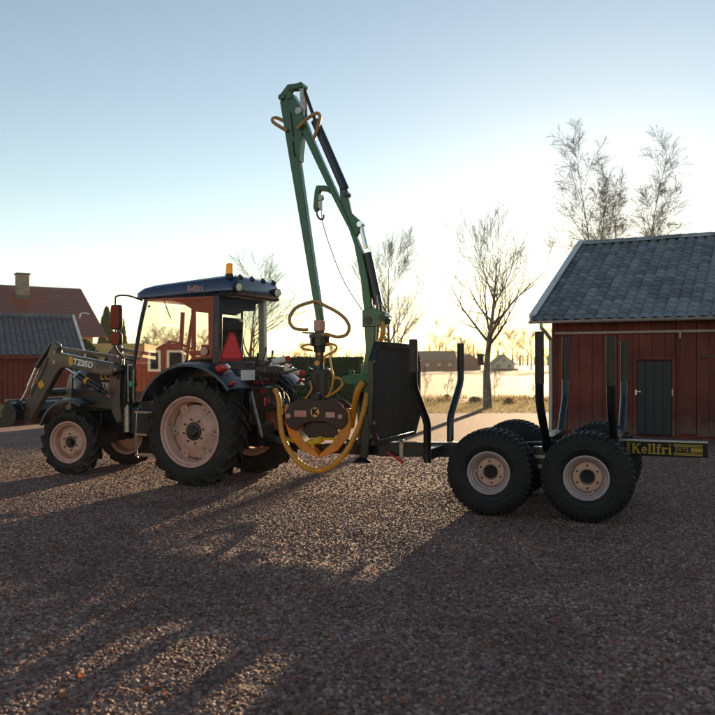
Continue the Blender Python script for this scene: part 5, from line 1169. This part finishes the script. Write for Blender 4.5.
for i, (x, y, h, r, lb) in enumerate(((-18.8, 60, 5.75, .78, 'taller dark thuja column right of the brown roofed house'), (-17.9, 60.5, 5.25, .6, 'shorter thuja column just right of the taller one'))):
    t = thing('thuja_tree', lb, 'tree', (x, y, 0), 0, 'thuja columns'); mb = MB(); rn = random.Random(20+i)
    for k in range(9000):
        z = h*(1-rn.random()**.75); rr = r*min(1, (1-z/h)**.62*1.25+.04)*(1+.16*noise.noise(Vector((x, z*1.8, i*9)))); a = rn.uniform(0, 6.28); q = rr*rn.random()**.3
        leaves(mb, Vector((q*math.cos(a), q*math.sin(a), z)), rn.uniform(.06, .13), rn)
    mb.obj('crown', 'thuja', t, smooth=0, fix=False); mb = MB(); mb.tube([(0, 0, 0), (0, 0, h*.8)], [.12, .03], 8); mb.obj('trunk', 'bark2', t)
def bush(name, label, loc, r, h, n, m, seed, cat='bush', group=None, s=(.03, .06)):
    t = thing(name, label, cat, loc, 0, group); rn = random.Random(seed); mb = MB(); st = MB()
    for k in range(16):
        a = rn.uniform(0, 6.28); e = Vector((math.cos(a)*r*rn.random(), math.sin(a)*r*rn.random(), h*rn.uniform(.6, 1.0))); st.tube([(0, 0, 0), e*.5+Vector((rn.gauss(0, .05), 0, 0)), e], [.014, .009, .004], 4, cap=False)
    for k in range(n):
        a = rn.uniform(0, 6.28); z = h*rn.random()**.7; q = r*rn.random()**.5*math.sqrt(max(.02, 1-(z/h)**2))*(1+.45*noise.noise(Vector((a, z*3, seed)))); leaves(mb, Vector((q*math.cos(a), q*math.sin(a), z)), rn.uniform(*s), rn)
    mb.obj('foliage', m, t, smooth=0, fix=False); st.obj('stem', 'twig', t, fix=False); return t
bush('evergreen_bush', 'round green bush between the shed gable and the brown roofed house', (-13.0, 38, 0), .95, 2.65, 5000, 'hedge', 41, s=(.05, .1))
bush('dry_bush', 'straw coloured dry bush beside the crane base behind the drawbar', (.05, 28.5, 0), .6, 1.15, 2600, 'dryleaf', 42)
bush('dry_bush', 'small straw coloured bush left of the crane base before the hedge', (-.55, 27.8, 0), .45, .75, 1500, 'dryleaf', 47)
for i, (px, d, h, lb) in enumerate(((425, 34, 1.35, 'thin young sapling in the ditch behind the headboard'), (461, 35, 1.2, 'young sapling with dark foot left of the birch trunk'), (447, 34.5, 1.05, 'low bare sapling just left of the trailer stake'), (495, 34, 1.3, 'slim sapling right of the birch trunk at the field edge'), (490, 33.5, .9, 'short leafless shrub by the birch foot'), (535, 34, 1.0, 'bare shrub near the barn corner at the field edge'))):
    x = (px-357.5)/800*d
    bare_tree('sapling', lb, (x, d, 0), h, 90+i, .1, 0, .015, 3, (9, 6, 3), .4, .1, group='saplings along the ditch', cat='sapling', ang=(20, 45), lenf=.4, minr=.003, bark='twig')
for i, (px, d, r, lb) in enumerate(((414, 33, .36, 'dry grass tussock at the field edge right of the headboard'), (475, 32, .30, 'dry grass tussock left of the birch foot'), (509, 31, .26, 'dry grass tussock right of the birch foot'), (447, 34, .22, 'smaller dry tussock beyond the trailer stake'))):
    bush('grass_tussock', lb, ((px-357.5)/800*d, d, 0), r, .2, 320, 'straw', 50+i, 'grass tussock', 'tussocks along the ditch', (.03, .07))
# dry grass along the ditch and lawn (uncountable)
def grass(name, x0, x1, y0, y1, n, h0, h1, m, seed, label, edge_noise=True):
    mb = MB(); rn = random.Random(seed)
    for i in range(n):
        x, y = rn.uniform(x0, x1), rn.uniform(y0, y1)
        if edge_noise and noise.noise(Vector((x*.5, y*.9, seed))) < -.05: continue
        h = rn.uniform(h0, h1); a = rn.uniform(0, 6.28); w_ = h*.05+.004; l = rn.gauss(0, .3)*h; dx, dy = math.cos(a)*w_, math.sin(a)*w_
        mb.add([(x-dx, y-dy, 0), (x+dx, y+dy, 0), (x+l*.4+dx*.6, y+l*.3, h*.6), (x+l, y+l*.6, h)], [(0, 1, 2), (0, 2, 3)])
    tag(mb.obj(name, m, None, smooth=0, fix=False), label, 'grass', kind='stuff')
grass('dry_grass', -4, 12, 32.2, 35.5, 9000, .06, .24, 'straw', 3, 'dry straw grass along the ditch at the field edge')
grass('lawn_grass', -2, 9, 25.1, 32, 26000, .03, .08, 'straw', 4, 'short frosty lawn grass around the birch', False)
grass('dry_grass', -14, -7, 24.6, 26.8, 5000, .08, .3, 'straw', 6, 'dry grass along the foot of the red shed')

rn = random.Random(15); mb = MB()
for i in range(90):
    y = rn.uniform(3.7, 9.5); x = rn.uniform(-.46, .2)*y; a = rn.uniform(0, 6.28); s_ = rn.uniform(.014, .028); z = gz(x, y)+.016
    u = Vector((math.cos(a), math.sin(a), rn.uniform(-.3, .3)))*s_; v = Vector((-math.sin(a), math.cos(a), rn.uniform(-.3, .5)))*s_*.6; c = Vector((x, y, z))
    mb.add([c-u, c-v*.7-u*.3, c-v+u*.4, c+u, c+v+u*.3, c+v*.8-u*.4, c+Vector((0, 0, s_*.35))], [(0, 1, 6), (1, 2, 6), (2, 3, 6), (3, 4, 6), (4, 5, 6), (5, 0, 6)])
M['leaf'] = leaf_mat('fallen_leaf', (.36, .11, .04), .4, .3)
tag(mb.obj('fallen_leaves', 'leaf', None, smooth=0, fix=False), 'small rust brown leaves lying scattered on the gravel', 'leaves', kind='stuff')
# ------------------------------------------------------------------ haze
hm = bpy.data.materials.new('haze'); hm.use_nodes = True; t = hm.node_tree
t.nodes.remove(t.nodes['Principled BSDF']); pv = t.nodes.new('ShaderNodeVolumePrincipled')
pv.inputs['Color'].default_value = (.95, .93, .90, 1); pv.inputs['Density'].default_value = 0.0003; pv.inputs['Anisotropy'].default_value = .3
t.links.new(pv.outputs[0], t.nodes['Material Output'].inputs['Volume'])
mb = MB(); mb.box((0, 190, 6.5), (640, 520, 15)); hz = mb.obj('haze', hm, None, smooth=0); tag(hz, kind='stuff')
